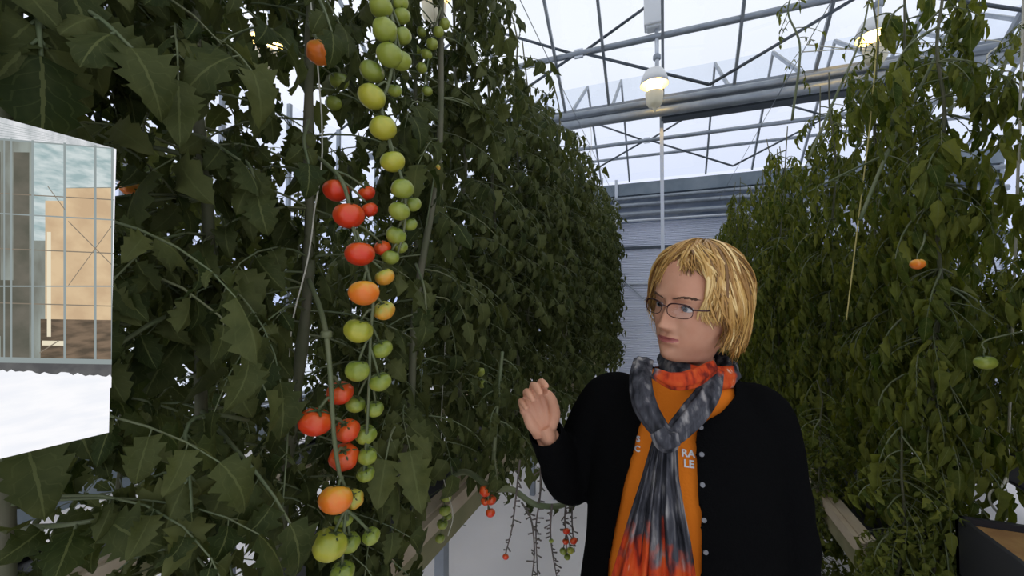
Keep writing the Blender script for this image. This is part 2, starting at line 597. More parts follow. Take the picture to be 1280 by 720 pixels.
trough('growing_trough', 'long growing trough with pale board rim under the left row', -1.06, -.76, -.5, 6.8, .85, 1)
trough('growing_trough', 'long low trough with board rim under the far part of the right row', .80, 1.18, 2.15, 8.0, .55, -1)
trough('growing_trough', 'far trough with pale rim on white floor behind the left row', -2.3, -1.95, -.5, 6.8, .62, 1)
trough('growing_trough', 'far trough on the floor behind the right row', 2.18, 2.52, 1.0, 8.0, .50, 0)
trough('planter_bed', 'dark planter with orange brown substrate at lower right', .94, 1.45, .55, 1.86, .85, 0, .2, True, 'planter')

# ------------------------------------------------------------------ tomato plants
def leaflet(nl, cross, bend, fold, lobe, wave, ph, wide=.29):
    """one leaflet of unit length: verts (x across, y along, z up), faces, uv"""
    cs = np.linspace(-1, 1, cross)
    vs, uv = [], []
    y = z = 0.0
    for i in range(nl + 1):
        t = i / nl
        w = wide * (math.sin(PI * min(1, t ** .70 * .985 + .01))) ** .8
        w *= 1 + lobe * (1 if i % 2 else -1) * (1.25 - t) * (1 if 0 < i < nl else 0)
        if i:
            a = bend * (t - .5 / nl)
            y += math.cos(a) / nl
            z -= math.sin(a) / nl
        for c in cs:
            vs.append((c * w * math.cos(fold), y - (abs(c) * .05 if i % 2 else 0), z + abs(c) * w * math.sin(fold) + wave * c * math.sin(7 * t + ph) * w))
            uv.append((c * .5, t))
    fs = [(i * cross + j, i * cross + j + 1, (i + 1) * cross + j + 1, (i + 1) * cross + j) for i in range(nl) for j in range(cross - 1)]
    return np.array(vs), fs, np.array(uv)


rt = random.Random(11)
T_NEAR = [leaflet(11, 5, rt.uniform(.5, 2.0), rt.uniform(-.7, .7), .24, rt.uniform(.15, .5), rt.uniform(0, 6)) for _ in range(8)]
T_FAR = [leaflet(6, 3, rt.uniform(.4, 2.1), rt.uniform(-.6, .6), .2, .25, rt.uniform(0, 6)) for _ in range(8)]
T_LIMP = [leaflet(6, 3, rt.uniform(.3, 1.5), rt.choice((-1, 1)) * rt.uniform(.5, 1.2), .22, .35, rt.uniform(0, 6), .25) for _ in range(8)]


def place_leaflet(mb, T, p, d, up, size, rng, mi=0, width=1.0):
    y = unit(d)
    z = vec(up) - y * (vec(up) @ y)
    z = unit(z + .001)
    x = np.cross(y, z)
    a = rng.uniform(-.5, .5)
    x, z = x * math.cos(a) + z * math.sin(a), z * math.cos(a) - x * math.sin(a)
    v, f, uv = T
    V = p + size * (v[:, :1] * x * width + v[:, 1:2] * y + v[:, 2:] * z)
    mb.add(V, f, mi, uv, min(1, max(0, rng.gauss(.42, .24))))


def compound(lb, sb, base, az, a0, a1, L, size, rng, TS, keep=None, droop=.5, width=1.0, pairs=4):
    """a tomato leaf: curved stalk with pairs of leaflets and one at the end"""
    n = 7
    pts = [vec(base)]
    for i in range(1, n):
        t = i / (n - 1)
        a = a0 + (a1 - a0) * t
        azz = az + .25 * math.sin(3 * t + L * 40)
        pts.append(pts[-1] + L / (n - 1) * vec((math.cos(azz) * math.cos(a), math.sin(azz) * math.cos(a), math.sin(a))))
    pts = np.array(pts)
    if keep and not (keep(pts[2]) and keep(pts[4]) and keep(pts[-1])):
        return False
    sb.tube(pts, np.linspace(.0026, .0010, n) * (1 + (size > .1)), 4, cap=False)
    side = vec((-math.sin(az), math.cos(az), 0))
    for k in range(pairs):
        s = (.38 + .62 * k / pairs) * (n - 1)
        i = int(s); u = s - i
        p = pts[i] * (1 - u) + pts[i + 1] * u
        T = unit(pts[i + 1] - pts[i])
        for sgn in (-1, 1):
            d = side * sgn * .9 + T * .5 + vec((0, 0, -droop * rng.uniform(.3, 1.5)))
            sz = size * (.62 + .10 * k) * rng.uniform(.75, 1.2)
            p2 = p + unit(d) * .15 * sz
            if keep and not keep(p2 + unit(d) * sz * .7): continue
            sb.tube([p, p2], .0011, 3, cap=False)
            place_leaflet(lb, rng.choice(TS), p2, d, vec((0, 0, 1)) + T * .6, sz, rng, 0, width)
            if rng.random() < .35:
                place_leaflet(lb, rng.choice(TS), p, side * -sgn + T * .2 + vec((0, 0, -droop)), (0, 0, 1), size * .32, rng, 0, width)
    T = unit(pts[-1] - pts[-2])
    place_leaflet(lb, rng.choice(TS), pts[-1], T + vec((0, 0, -droop * .5)), vec((math.cos(az) * .6, math.sin(az) * .6, 1)), size * 1.15 * rng.uniform(.85, 1.15), rng, 0, width)
    return True


HERO_D = .80


def keep_left(p):
    """leave the picking gap open where the hanging fruit is, and the path clear"""
    x, y, z = p
    if x > -.47: return False
    if 1.0 < y < 1.7 and z < .95 and x > -.84: return False
    if y < .34 and x > -.565 and 1.40 < z < 1.80: return False
    a, b_, d = pix(p)
    if d < .30 and d > -.2: return False
    if d > 0 and (math.hypot(a - 545, b_ - 12) < 20 or math.hypot(a - 330, b_ - 55) < 14): return False
    if 0 < d < 1.3 and a < 46 and b_ > 636: return False
    if 0 < d < HERO_D:
        if 366 < a < 532 and b_ < 330: return False
        if 366 < a < 500 and 330 <= b_: return False
    return True


def stem_path(x, y, z0, z1, rng, lean=.05, n=12):
    pts = []
    for i in range(n):
        t = i / (n - 1)
        pts.append((x + lean * math.sin(2.2 * t + rng.uniform(0, .4)) + rng.uniform(-.012, .012), y + lean * math.sin(3.1 * t + 1) + rng.uniform(-.012, .012), z0 + (z1 - z0) * t))
    return spline(pts, 40)


def leaves_on(lb, sb, path, n, rng, Lr, sr, TS, keep=None, z_lo=0, dens=None, a0=(-.1, .6), a1=(-1.35, -.5), droop=.5, width=1.0, azf=None):
    az = rng.uniform(0, 6)
    for i in range(n):
        t = rng.random() if dens is None else dens(rng)
        p = path[int(t * (len(path) - 1))]
        az += 2.4 + rng.uniform(-.4, .4)
        aa = azf(az, rng) if azf else az
        L = rng.uniform(*Lr)
        compound(lb, sb, p, aa, rng.uniform(*a0), rng.uniform(*a1), L, rng.uniform(*sr), rng, TS, keep, droop, width)


# a tomato fruit: slightly ribbed, dented at the stalk end; unit radius
def tomato_verts(nu=28, nv=18, ribs=5, dep=.035, flat=.86):
    vs = []
    for i in range(nv + 1):
        th = PI * i / nv
        for j in range(nu):
            ph = 2 * PI * j / nu
            r = 1 + dep * math.cos(ribs * ph) * math.sin(th) ** 1.5
            z = math.cos(th) * flat
            dent = .22 * math.exp(-(th / .42) ** 2)
            vs.append((r * math.sin(th) * math.cos(ph), r * math.sin(th) * math.sin(ph), z - dent))
    fs = []
    for i in range(nv):
        for j in range(nu):
            j2 = (j + 1) % nu
            fs.append((i * nu + j, (i + 1) * nu + j, (i + 1) * nu + j2, i * nu + j2))
    return np.array(vs), fs


FRUIT = {}
for key in ('t_red', 't_orange', 't_turning', 't_yellow', 't_green'):
    for var_ in range(2):
        v, f = tomato_verts(ribs=5 + var_, dep=.03 + .02 * var_, flat=.84 + .06 * var_)
        mb = MB(); mb.add(v, f)
        o = mb.build('tomato', M[key]); FRUIT[(key, var_)] = o.data
        bpy.data.objects.remove(o)
mb = MB()
for k in range(5):
    a = 2 * PI * k / 5
    pts = [(r_ * math.cos(a), r_ * math.sin(a), z_) for r_, z_ in ((.05, .72), (.25, .72), (.5, .70), (.72, .66), (.86, .70))]
    mb.tube(pts, [.10, .12, .10, .06, .015], 6, flat=(1, .3), up=(0, 0, 1))
mb.tube([(0, 0, .6), (0, 0, .8), (.03, 0, 1.05)], [.09, .10, .07], 6)
o = mb.build('calyx', M['calyx']); CALYX = o.data; bpy.data.objects.remove(o)


def add_tomato(parent, ploc, pos, r, key, axis, rng, calyx=True):
    """fruit as a part of its plant; calyx as its sub-part"""
    o = bpy.data.objects.new('tomato', FRUIT[(key, rng.randint(0, 1))])
    COL.objects.link(o)
    o.parent = parent
    o.location = Vector(vec(pos) - vec(ploc))
    q = Vector((0, 0, 1)).rotation_difference(Vector(axis))
    o.rotation_mode = 'QUATERNION'
    o.rotation_quaternion = q @ Matrix.Rotation(rng.uniform(0, 6), 3, 'Z').to_quaternion()
    o.scale = (r, r, r)
    if calyx:
        c = bpy.data.objects.new('calyx', CALYX)
        COL.objects.link(c)
        c.parent = o
    return o


KEY = {'r': 't_red', 'o': 't_orange', 't': 't_turning', 'y': 't_yellow', 'g': 't_green'}
COLW = {'r': 'ripe red tomato', 'o': 'orange tomato', 't': 'half ripe tomato, orange and green', 'y': 'yellowish green tomato', 'g': 'unripe green tomato'}


def truss_of(parent, ploc, stalk, fruits, rng, r0=.0042, mname='stem', stalk_mat=None):
    """a fruiting stalk with its pedicels as one part, each tomato as another"""
    sp = spline(stalk, 40)
    sb = MB()
    sb.tube(sp - vec(ploc), np.linspace(r0, r0 * .55, len(sp)), 8)
    for (pos, r, k) in fruits:
        pos = vec(pos)
        dd = sp - pos
        dist = np.linalg.norm(dd, axis=1) + np.where(dd[:, 2] < .0, .05, 0)
        j = int(np.argmin(dist))
        q = sp[max(0, j - 2)]
        axis = unit(unit(q - pos) * .8 + vec((0, 0, .75)) + vec((rng.uniform(-.2, .2), rng.uniform(-.2, .2), 0)))
        top = pos + axis * r * .85
        mid = (top + q) / 2 + axis * r * .35
        sb.tube(spline([q, mid, top], 8) - vec(ploc), np.linspace(r0 * .6, r0 * .5, 8), 6)
        to = add_tomato(parent, ploc, pos, r, KEY[k], axis, rng)
        to['label'] = COLW[k]
    return sb.build('truss_stalk', M[stalk_mat or 'stem'], parent)


def fpx(lst, d, rng, jit=.012):
    out = []
    for (x, y, dia, k, *dd) in lst:
        D = d + (dd[0] if dd else 0) + rng.uniform(-jit, jit)
        out.append((P(x, y, D), dia / 2 / FPX * D * .98, k))
    return out


rng = random.Random(5)
leaf_mats = lambda y=False: [M['leaf_yellow' if y else 'leaf']]


def plant(label, group, loc, zt, build, seed):
    pass


XS = -.80
# --- the plant with the red and orange truss
A = (XS + .08, .585, .85)
pa = empty('tomato_plant', A)
tag(pa, 'tomato plant bearing the truss of large red and orange tomatoes near the camera', 'tomato plant', 'tomato plants of the left row')
stem = spline([A, P(352, 640, .86), P(372, 480, .84), P(386, 330, .84), P(386, 120, .85), P(392, -60, .88), P(392, -60, .88) + vec((-.02, .03, .5)), P(392, -60, .88) + vec((.02, .02, .95))], 70)
sb = MB(); sb.tube(stem - vec(A), np.linspace(.0125, .008, len(stem)) + .0016 * np.sin(np.arange(len(stem)) * .9), 10)
sb.build('stem', M['stem_brown'], pa)
stA1 = [P(386, 190, .82), P(408, 205, .75), P(430, 232, .72), P(443, 290, .715), P(458, 335, .72), P(466, 375, .725), P(463, 420, .73), P(461, 490, .735), P(457, 560, .745), P(454, 595, .75)]
frA1 = [(420, 238, 31, 'r', .01), (436, 269, 37, 'r', -.015), (462, 262, 21, 'r', .03), (458, 241, 22, 'r', .045), (450, 317, 37, 'r', -.02), (478, 310, 21, 'r', .04),
        (455, 366, 38, 'o', -.02), (481, 346, 25, 't', .02), (480, 388, 27, 't', .01), (448, 413, 35, 'y', -.01), (477, 436, 27, 'g', .02), (447, 463, 31, 'g', 0),
        (475, 477, 28, 'g', .02), (444, 505, 25, 'g', .03), (468, 511, 23, 'g', .03), (457, 543, 27, 'g', .03), (459, 570, 24, 'g', .035), (457, 592, 22, 'g', .04)]
truss_of(pa, A, stA1, fpx(frA1, .725, rng), rng)
stA2 = [P(386, 350, .82), P(400, 385, .75), P(408, 420, .70), P(413, 470, .685), P(417, 540, .685), P(424, 590, .69), P(432, 615, .70), P(432, 650, .71)]
frA2 = [(425, 491, 33, 'r', .03), (394, 527, 41, 'r', -.01), (434, 538, 31, 'r', .035), (430, 571, 36, 'r', .03), (420, 624, 42, 'o', -.015), (442, 624, 25, 't', .03),
        (430, 648, 23, 'g', .03), (412, 680, 43, 'y', -.01), (437, 678, 26, 'g', .03), (464, 670, 22, 'g', .04), (428, 716, 30, 'g', .02)]
truss_of(pa, A, stA2, fpx(frA2, .70, rng), rng, .0052)
truss_of(pa, A, [P(386, 30, .85), P(392, 42, .79), P(398, 52, .755)], fpx([(399, 66, 31, 'o', .0)], .75, rng), rng)
truss_of(pa, A, [P(388, 70, .86), P(410, 80, .9), P(424, 88, .92), P(420, 118, .92)], fpx([(424, 101, 24, 'g', 0), (417, 129, 20, 'g', 0)], .92, rng), rng)
# clip ring on the truss
q = MB()
q.lathe([(.0075, -.006), (.0095, -.004), (.0095, .004), (.0075, .006)], 14, c=P(408, 418, .70) - vec(A)); q.build('clip', M['stem'], pa)
lb, sb2 = MB(), MB()


def rel(mb, o):
    mb.v = [v - vec(o) for v in mb.v]


def dens_low(r): return r.random()
leaves_on(lb, sb2, stem, 120, rng, (.22, .36), (.06, .10), T_NEAR, keep_left)
rel(lb, A); rel(sb2, A)
lb.build('foliage', M['leaf'], pa); sb2.build('leaf_stalks', M['stem'], pa)

# --- the plant with the long column of green tomatoes
Bp = (XS + .04, .80, .85)
pb = empty('tomato_plant', Bp)
tag(pb, 'tomato plant bearing the tall column of unripe green tomatoes', 'tomato plant', 'tomato plants of the left row')
stemB = spline([Bp, P(505, 560, 1.06), P(520, 380, 1.08), P(548, 200, 1.12), P(551, 40, 1.15), P(551, -60, 1.2), P(545, -230, 1.3)], 60)
sb = MB(); sb.tube(stemB - vec(Bp), np.linspace(.011, .007, len(stemB)), 8)
sb.build('stem', M['stem_brown'], pb)
stB = [P(520, -60, .95), P(492, -40, .80), P(486, 0, .775), P(494, 50, .77), P(487, 100, .77), P(477, 135, .765), P(490, 185, .765), P(505, 235, .77), P(506, 280, .775), P(497, 318, .78)]
frB = [(476, 9, 29, 'g', -.01), (500, 4, 21, 'g', .02), (481, 38, 31, 'g', -.015), (503, 45, 23, 'g', .02), (502, 20, 22, 'g', .03), (487, 69, 33, 'g', -.015), (501, 76, 27, 'g', .01),
       (465, 89, 31, 'g', 0), (493, 113, 19, 'g', .04), (465, 121, 35, 'y', -.02), (479, 160, 34, 'y', -.015), (491, 202, 31, 'y', -.01), (503, 236, 29, 'g', -.01), (516, 255, 21, 'g', .03),
       (499, 264, 27, 'g', -.01), (512, 280, 20, 'g', .03), (495, 294, 26, 'g', 0), (500, 308, 19, 'g', .03), (488, 321, 23, 'g', 0)]
truss_of(pb, Bp, stB, fpx(frB, .775, rng), rng)
truss_of(pb, Bp, [P(551, 10, 1.15), P(545, 30, 1.12), P(538, 60, 1.1), P(530, 110, 1.1), P(522, 180, 1.1)],
         fpx([(540, 55, 15, 'g', 0), (533, 68, 15, 'g', 0), (527, 85, 14, 'g', 0), (534, 114, 14, 'g', 0), (520, 175, 14, 'g', 0), (522, 192, 13, 'g', 0), (556, 30, 14, 'g', 0), (548, 40, 14, 'g', 0), (527, 40, 13, 'g', .03), (520, 62, 13, 'g', .03)], 1.1, rng), rng, .003)
truss_of(pb, Bp, [P(530, 300, 1.1), P(538, 250, 1.08), P(545, 205, 1.08)][::-1], fpx([(547, 210, 13, 't', 0)], 1.08, rng), rng, .003)
lb, sb2 = MB(), MB()
leaves_on(lb, sb2, stemB, 120, rng, (.24, .36), (.06, .10), T_NEAR, keep_left)
rel(lb, Bp); rel(sb2, Bp)
lb.build('foliage', M['leaf'], pb); sb2.build('leaf_stalks', M['stem'], pb)


# --- plants nearest the camera, behind the picture panel
def big_leaf(parent, ploc, ctrl, size, seed, droop=.6, pairs=3, width=1.15, mi='leaf'):
    """one large leaf of its own: its stalk runs through ctrl"""
    r_ = random.Random(seed)
    pts = spline(ctrl, 14) - vec(ploc)
    lb, = [MB()]
    lb.tube(pts, np.linspace(.0038, .0018, 14), 6, 1)
    for k in range(pairs):
        i = int((.35 + .65 * k / pairs) * 13)
        T = unit(pts[i + 1] - pts[i])
        sd = unit(np.cross(T, vec((0, 0, 1)) if abs(T[2]) < .95 else vec((1, 0, 0))))
        for sgn in (-1, 1):
            d = sd * sgn * .8 + T * .55 + vec((0, 0, -droop))
            sz = size * (.65 + .12 * k) * r_.uniform(.85, 1.1)
            lb.tube([pts[i], pts[i] + unit(d) * sz * .16], .0016, 5, 1)
            place_leaflet(lb, r_.choice(T_NEAR), pts[i] + unit(d) * sz * .15, d, vec((1, -.5, .5)), sz, r_, 0, width)
    T = unit(pts[-1] - pts[-2])
    place_leaflet(lb, r_.choice(T_NEAR), pts[-1], T + vec((0, 0, -.2)), vec((1, -.5, .4)), size * 1.15, r_, 0, width)
    return lb.build('leaf', [M[mi], M['stem']], parent)


def near_plant(y, label, seed, nleaf, zt=3.25, x=XS, TS=T_NEAR, sr=(.065, .105)):
    r_ = random.Random(seed)
    o = (x, y, .85)
    t = empty('tomato_plant', o)
    tag(t, label, 'tomato plant', 'tomato plants of the left row')
    path = stem_path(x, y, .85, zt, r_, .05)
    sb = MB(); sb.tube(path - vec(o), np.linspace(.011, .006, len(path)), 8); sb.build('stem', M['stem_brown'], t)
    lb, sb2 = MB(), MB()
    leaves_on(lb, sb2, path, nleaf, r_, (.24, .38), sr, TS, keep_left)
    rel(lb, o); rel(sb2, o)
    lb.build('foliage', M['leaf'], t); sb2.build('leaf_stalks', M['stem'], t)
    return t, o


pn, on = near_plant(.20, 'tomato plant with broad drooping leaves right behind the picture panel', 21, 150)
big_leaf(pn, on, [P(30, -40, .46), P(46, 20, .43), P(52, 70, .42)], .085, 1, .9, 3, 1.25)
big_leaf(pn, on, [P(60, -10, .50), P(120, 20, .46), P(165, 60, .45)], .075, 2, .3, 3)
big_leaf(pn, on, [P(10, 660, .55), P(90, 655, .50), P(165, 640, .52)], .085, 3, .3, 3, 1.3)
big_leaf(pn, on, [P(310, 525, .66), P(262, 518, .6), P(233, 535, .56), P(237, 590, .54), P(240, 640, .53)], .075, 4, .7, 3, 1.2)
p2_, o2_ = near_plant(.42, 'tomato plant left of the red tomatoes with one orange fruit by the panel', 22, 140)
truss_of(p2_, o2_, [P(190, 215, .80), P(175, 222, .78), P(168, 226, .77)], fpx([(164, 234, 24, 'o', 0)], .77, random.Random(2)), random.Random(3))
big_leaf(p2_, o2_, [P(280, 190, .72), P(310, 205, .66), P(322, 245, .63)], .06, 5, .8, 3)
big_leaf(p2_, o2_, [P(205, 165, .72), P(250, 170, .64), P(300, 200, .62)], .06, 6, .5, 3)
big_leaf(pa, A, [P(386, 150, .82), P(380, 175, .72), P(386, 205, .68)], .058, 7, .9, 2)
big_leaf(pa, A, [P(380, -30, .80), P(402, 5, .72), P(415, 40, .70)], .058, 8, .9, 2)
big_leaf(pb, Bp, [P(505, 520, 1.0), P(490, 540, .86), P(482, 575, .80)], .08, 9, .7, 2, 1.2)
big_leaf(p2_, o2_, [P(330, 560, .8), P(300, 585, .66), P(280, 615, .6)], .07, 10, .8, 3, 1.2)
big_leaf(pb, Bp, [P(520, 330, 1.05), P(530, 360, .93), P(533, 400, .9)], .075, 12, .9, 3, 1.0)
near_plant(-.10, 'tomato plant furthest to the left, mostly hidden by the picture panel', 23, 110)
near_plant(-.42, 'tomato plant at the near end of the left row, before the picture panel', 24, 50)

# ------------------------------------------------------------------ the rest of the left row
def row_plant(o, seed, nleaf, zt, TS, Lr, sr, keep, leafm, droop, width, spread_dens, a0, a1, ntruss, azf=None, fruit='g'):
    r_ = random.Random(seed)
    t = empty('tomato_plant', o)
    path = stem_path(o[0], o[1], o[2], zt, r_, .06)
    sb = MB(); sb.tube(path - vec(o), np.linspace(.010, .004, len(path)), 7); sb.build('stem', M['stem_brown'], t)
    lb, sb2 = MB(), MB()
    leaves_on(lb, sb2, path, nleaf, r_, Lr, sr, TS, keep, dens=spread_dens, a0=a0, a1=a1, droop=droop, width=width, azf=azf)
    rel(lb, o); rel(sb2, o)
    lb.build('foliage', M[leafm], t); sb2.build('leaf_stalks', M['stem'], t)
    return t


def dens_row(r): return min(.999, max(0, r.triangular(-.12, 1.0, .52)))


row_plants = []
near2 = [(1.06, 31), (1.38, 32)]
for y, sd in near2:
    t = row_plant((XS, y, .85), sd, 175, 3.22, T_FAR, (.2, .34), (.05, .085), keep_left, 'leaf', .6, 1.0, None, (-.1, .6), (-1.3, -.5), 0)
    row_plants.append(t)
tag(row_plants[0], 'tomato plant just behind the long green tomato column', 'tomato plant', 'tomato plants of the left row')
tag(row_plants[1], 'tomato plant left of the raised hand, with green fruit low at its foot', 'tomato plant', 'tomato plants of the left row')
o1 = vec((XS, 1.38, .85))
truss_of(row_plants[1], o1, [P(545, 560, 1.45), P(556, 590, 1.35), P(556, 620, 1.3), P(553, 660, 1.3)],
         fpx([(558, 622, 13, 'g', 0), (556, 638, 15, 'g', 0), (553, 655, 14, 'g', 0), (550, 673, 12, 'g', 0), (560, 645, 10, 'g', .02)], 1.3, rng), rng, .003)
truss_of(row_plants[1], o1, [P(600, 440, 1.5), P(590, 470, 1.45), P(592, 500, 1.42)],
         fpx([(592, 440, 12, 'g', 0), (600, 465, 13, 'g', 0), (588, 485, 12, 'g', 0), (603, 480, 11, 'g', 0)], 1.42, rng), rng, .003)

protos = []
for k in range(3):
    t = row_plant((XS, 1.7 + .33 * k, .85), 40 + k, 175, 3.2, T_FAR, (.22, .36), (.055, .09), None, 'leaf', .6, .95, dens_row, (-.1, .6), (-1.3, -.5), 0)
    protos.append(t)
LAB = 'dense leafy tomato plant in the far stretch of the left row'
ys = np.arange(1.7, 6.7, .33)
for i, y in enumerate(ys):
    o = protos[i] if i < 3 else copy_tree(protos[i % 3])
    if i >= 3:
        o.rotation_euler.z = rng.choice((0, PI)) + rng.uniform(-.5, .5)
        s = rng.uniform(.95, 1.04); o.scale = (s, s, s * rng.uniform(.98, 1.03))
    o.location = (XS + rng.uniform(-.04, .04), y, .85)
    tag(o, LAB, 'tomato plant', 'tomato plants of the left row')

# ------------------------------------------------------------------ the right row: limp, yellower vines
XRR = .98


def keep_right(p):
    x, y, z = p
    if x < .60: return False
    a, b_, d = pix(p)
    if 0 < d < .95: return False
    return True


def dens_right(r): return min(.999, max(0, r.triangular(-.25, 1.0, .34)))


def az_any(az, r): return az


rnear = []
for k, y in enumerate((1.22, 1.58)):
    rnear.append(row_plant((1.12, y, .80), 64 + k, 230, 3.2, T_LIMP, (.14, .30), (.055, .09), lambda p: p[2] > .98 and p[0] > .66, 'leaf_yellow', 1.6, .85, lambda r: min(.999, max(0, r.triangular(.05, 1.0, .4))), (-.4, .4), (-1.5, -1.0), 0))
rprotos = []
for k in range(4):
    t = row_plant((XRR, 1.2 + .36 * k, .62), 70 + k, 250, 3.15 + .12 * (k % 3), T_LIMP, (.14, .30), (.06, .115), None, 'leaf_yellow', 1.7, .85, dens_right, (-.5, .3), (-1.5, -1.1), 0)
    rprotos.append(t)
ysr = np.arange(1.25, 8.2, .36)
RLAB = 'limp yellowish green tomato vine in the right-hand row'
rp = []
for i, y in enumerate(ysr):
    o = rnear[i] if i < 2 else (rprotos[i - 2] if i < 6 else copy_tree(rprotos[i % 4]))
    if i >= 6:
        o.rotation_euler.z = rng.choice((0, PI / 2, PI)) + rng.uniform(-.5, .5)
        s = rng.uniform(.95, 1.03); o.scale = (s, s, s)
    o.location = (XRR + rng.uniform(-.05, .05), y, .48) if i > 1 else (1.12, y, .80)
    tag(o, RLAB, 'tomato plant', 'tomato vines of the right row')
    rp.append(o)
rp[0]['label'] = 'tomato vine at the right edge of the photo, growing from the planter bed'
rp[1]['label'] = 'tomato vine in the planter bed bearing one large green tomato'
rp[2]['label'] = 'tomato vine with one small orange tomato, third in the right row'


def single(parent, px, py, D, dia, k):
    ol = vec(parent.location)
    p = P(px, py, D)
    q = [vec((parent.location.x, parent.location.y, p[2] + .14)), p + vec((.03, .03, .07)), p + vec((0, 0, .03))]
    truss_of(parent, ol, q, [(p, dia / 2 / FPX * D, k)], rng, .003)


for k, (idx, a) in enumerate(((1, (1232, 453, 1.22, 21, 'g')), (2, (1147, 330, 1.28, 15, 'o')))):
    single(rp[idx], *a)
# ------------------------------------------------------------------ the next rows on either side, seen through the gaps
for i, y in enumerate(np.arange(-.3, 6.6, .42)):
    o = copy_tree(protos[i % 3]); o.location = (-2.12, y, .62); o.rotation_euler.z = rng.uniform(0, 6); o.scale = (1, 1, .86)
    tag(o, 'tomato plant in the second row behind the left row, glimpsed through its gaps', 'tomato plant', 'tomato plants of the second row at left')
for i, y in enumerate(np.arange(1.2, 8.0, .42)):
    o = copy_tree(rprotos[i % 4]); o.location = (2.35, y, .45); o.rotation_euler.z = rng.uniform(0, 6); o.scale = (1, 1, .84)
    tag(o, 'tomato vine in the next row behind the right-hand row, glimpsed through its gaps', 'tomato plant', 'tomato vines of the next row at right')
for i, (x, y, txt) in enumerate(((.80, 1.98, 'low limp tomato vine trailing to the floor just behind the dark planter bed'), (.74, 2.62, 'low limp tomato vine trailing over the board rim beside the woman'))):
    o = copy_tree(rprotos[i + 1]); o.location = (x, y, .0); o.scale = (.8, .8, .42)
    tag(o, txt, 'tomato plant')
# bare shoots that arch over the top of the right row
SH = [([(1075, 275), (1110, 190), (1165, 80), (1200, 10), (1215, -30)], 1.55), ([(1010, 200), (1045, 120), (1075, 50), (1090, -20)], 1.8), ([(1195, 130), (1120, 185), (1060, 215), (1010, 240)], 1.7),
      ([(990, 150), (1000, 60), (985, 10), (1010, -40)], 2.2), ([(1240, 120), (1265, 60), (1290, 20)], 1.5)]
for k, (ctrl, D) in enumerate(SH):
    host = rp[min(range(len(rp)), key=lambda i: abs(rp[i].location.y - P(ctrl[0][0], ctrl[0][1], D)[1]))]
    if host.scale[0] != 1: host = rp[k % 4]
    sb, lb = MB(), MB()
    r_ = random.Random(90 + k)
    pts = spline([P(x, y, D + .03 * i) for i, (x, y) in enumerate(ctrl)], 26) - vec(host.location)
    sb.tube(pts, np.linspace(.007, .003, 26), 7)
    for j in range(4, 26, 2):
        az = r_.uniform(0, 6)
        compound(lb, sb, pts[j], az, r_.uniform(-.4, .5), r_.uniform(-1.5, -.8), r_.uniform(.06, .16), r_.uniform(.035, .065), r_, T_LIMP, None, 1.2, .7, 2)
    sb.build('shoot', M['stem'], host)
    lb.build('shoot_leaves', M['leaf_yellow'], host)

# ------------------------------------------------------------------ lowered vine with picked fruit stalks over the floor
V0 = (-.76, 1.30, .86)
v = empty('tomato_vine', V0)
tag(v, 'bare lowered tomato vine with picked dangling fruit stalks over the white floor beside the woman', 'tomato vine')
sb = MB()
main = spline([V0, P(560, 600, 1.32), P(583, 590, 1.22), P(614, 610, 1.12), P(640, 612, 1.08), P(668, 630, 1.06), P(700, 632, 1.08), P(722, 618, 1.12)], 50)
sb.tube(main - vec(V0), np.linspace(.010, .007, 50), 8)
up = spline([P(614, 612, 1.12), P(618, 560, 1.15), P(622, 500, 1.2), P(628, 440, 1.3)], 20)
sb.tube(up - vec(V0), .006, 7)
sb.build('stem', M['stem'], v)
for k, (ctrl, D, fr) in enumerate((
        ([(650, 575), (645, 620), (640, 660), (632, 692)], 1.05, [(632, 696, 8, 'r')]),
        ([(652, 628), (664, 650), (668, 690), (664, 730)], 1.04, []),
        ([(676, 575), (675, 620), (670, 660), (672, 720)], 1.06, []),
        ([(690, 630), (688, 665), (692, 700), (698, 730)], 1.05, [(689, 676, 6, 'g')]),
        ([(708, 622), (706, 650), (708, 668)], 1.08, [(708, 664, 9, 'r'), (717, 676, 9, 'r'), (707, 677, 8, 'r'), (704, 689, 9, 'g'), (713, 688, 9, 'y'), (709, 696, 8, 'g')]),
        ([(716, 610), (715, 650), (718, 690)], 1.1, []))):
    pts = [P(x, y, D) for x, y in ctrl]
    truss_of(v, V0, pts, fpx(fr, D - .01, rng), rng, .0028, stalk_mat='stem_dry')
    sp = spline(pts, 22)
    q = MB()
    for j in range(2, 21):
        a = rng.uniform(0, 6)
        d = vec((math.cos(a), math.sin(a), rng.uniform(-.6, .2)))
        q.tube([sp[j] - vec(V0), sp[j] + d * rng.uniform(.008, .02) - vec(V0)], [.0012, .0022], 5)
    q.build('pedicels', M['stem_dry'], v)
truss_of(v, V0, [P(614, 590, 1.1), P(611, 605, 1.09), P(610, 640, 1.09)], fpx([(606, 614, 14, 'r'), (614, 625, 13, 'r'), (607, 626, 12, 'r'), (613, 641, 12, 'r')], 1.09, rng), rng, .003)
sb, lb = MB(), MB()
r_ = random.Random(8)
for j in (22, 28, 33, 40, 46):
    place_leaflet(lb, r_.choice(T_NEAR), main[j] - vec(V0), vec((.2, r_.uniform(-.5, .5), -.8)), (1, -.4, .3), .045, r_)
for j in range(6, 20, 2):
    compound(lb, sb, up[j] - vec(V0), r_.uniform(0, 6), 0, -1.2, .09, .05, r_, T_FAR, None, .8)
lb.build('foliage', M['leaf'], v); sb.build('leaf_stalks', M['stem'], v)

# ------------------------------------------------------------------ wires and strings
for x, txt in ((XS, 'left'), (XRR, 'right')):
    b = MB(); b.bar((x, -1.5, 3.42), (x, 8.36, 3.42), .003, 6)
    tag(b.build('trellis_wire', M['steel']), 'thin steel wire above the %s plant row that holds the strings' % txt, 'wire')


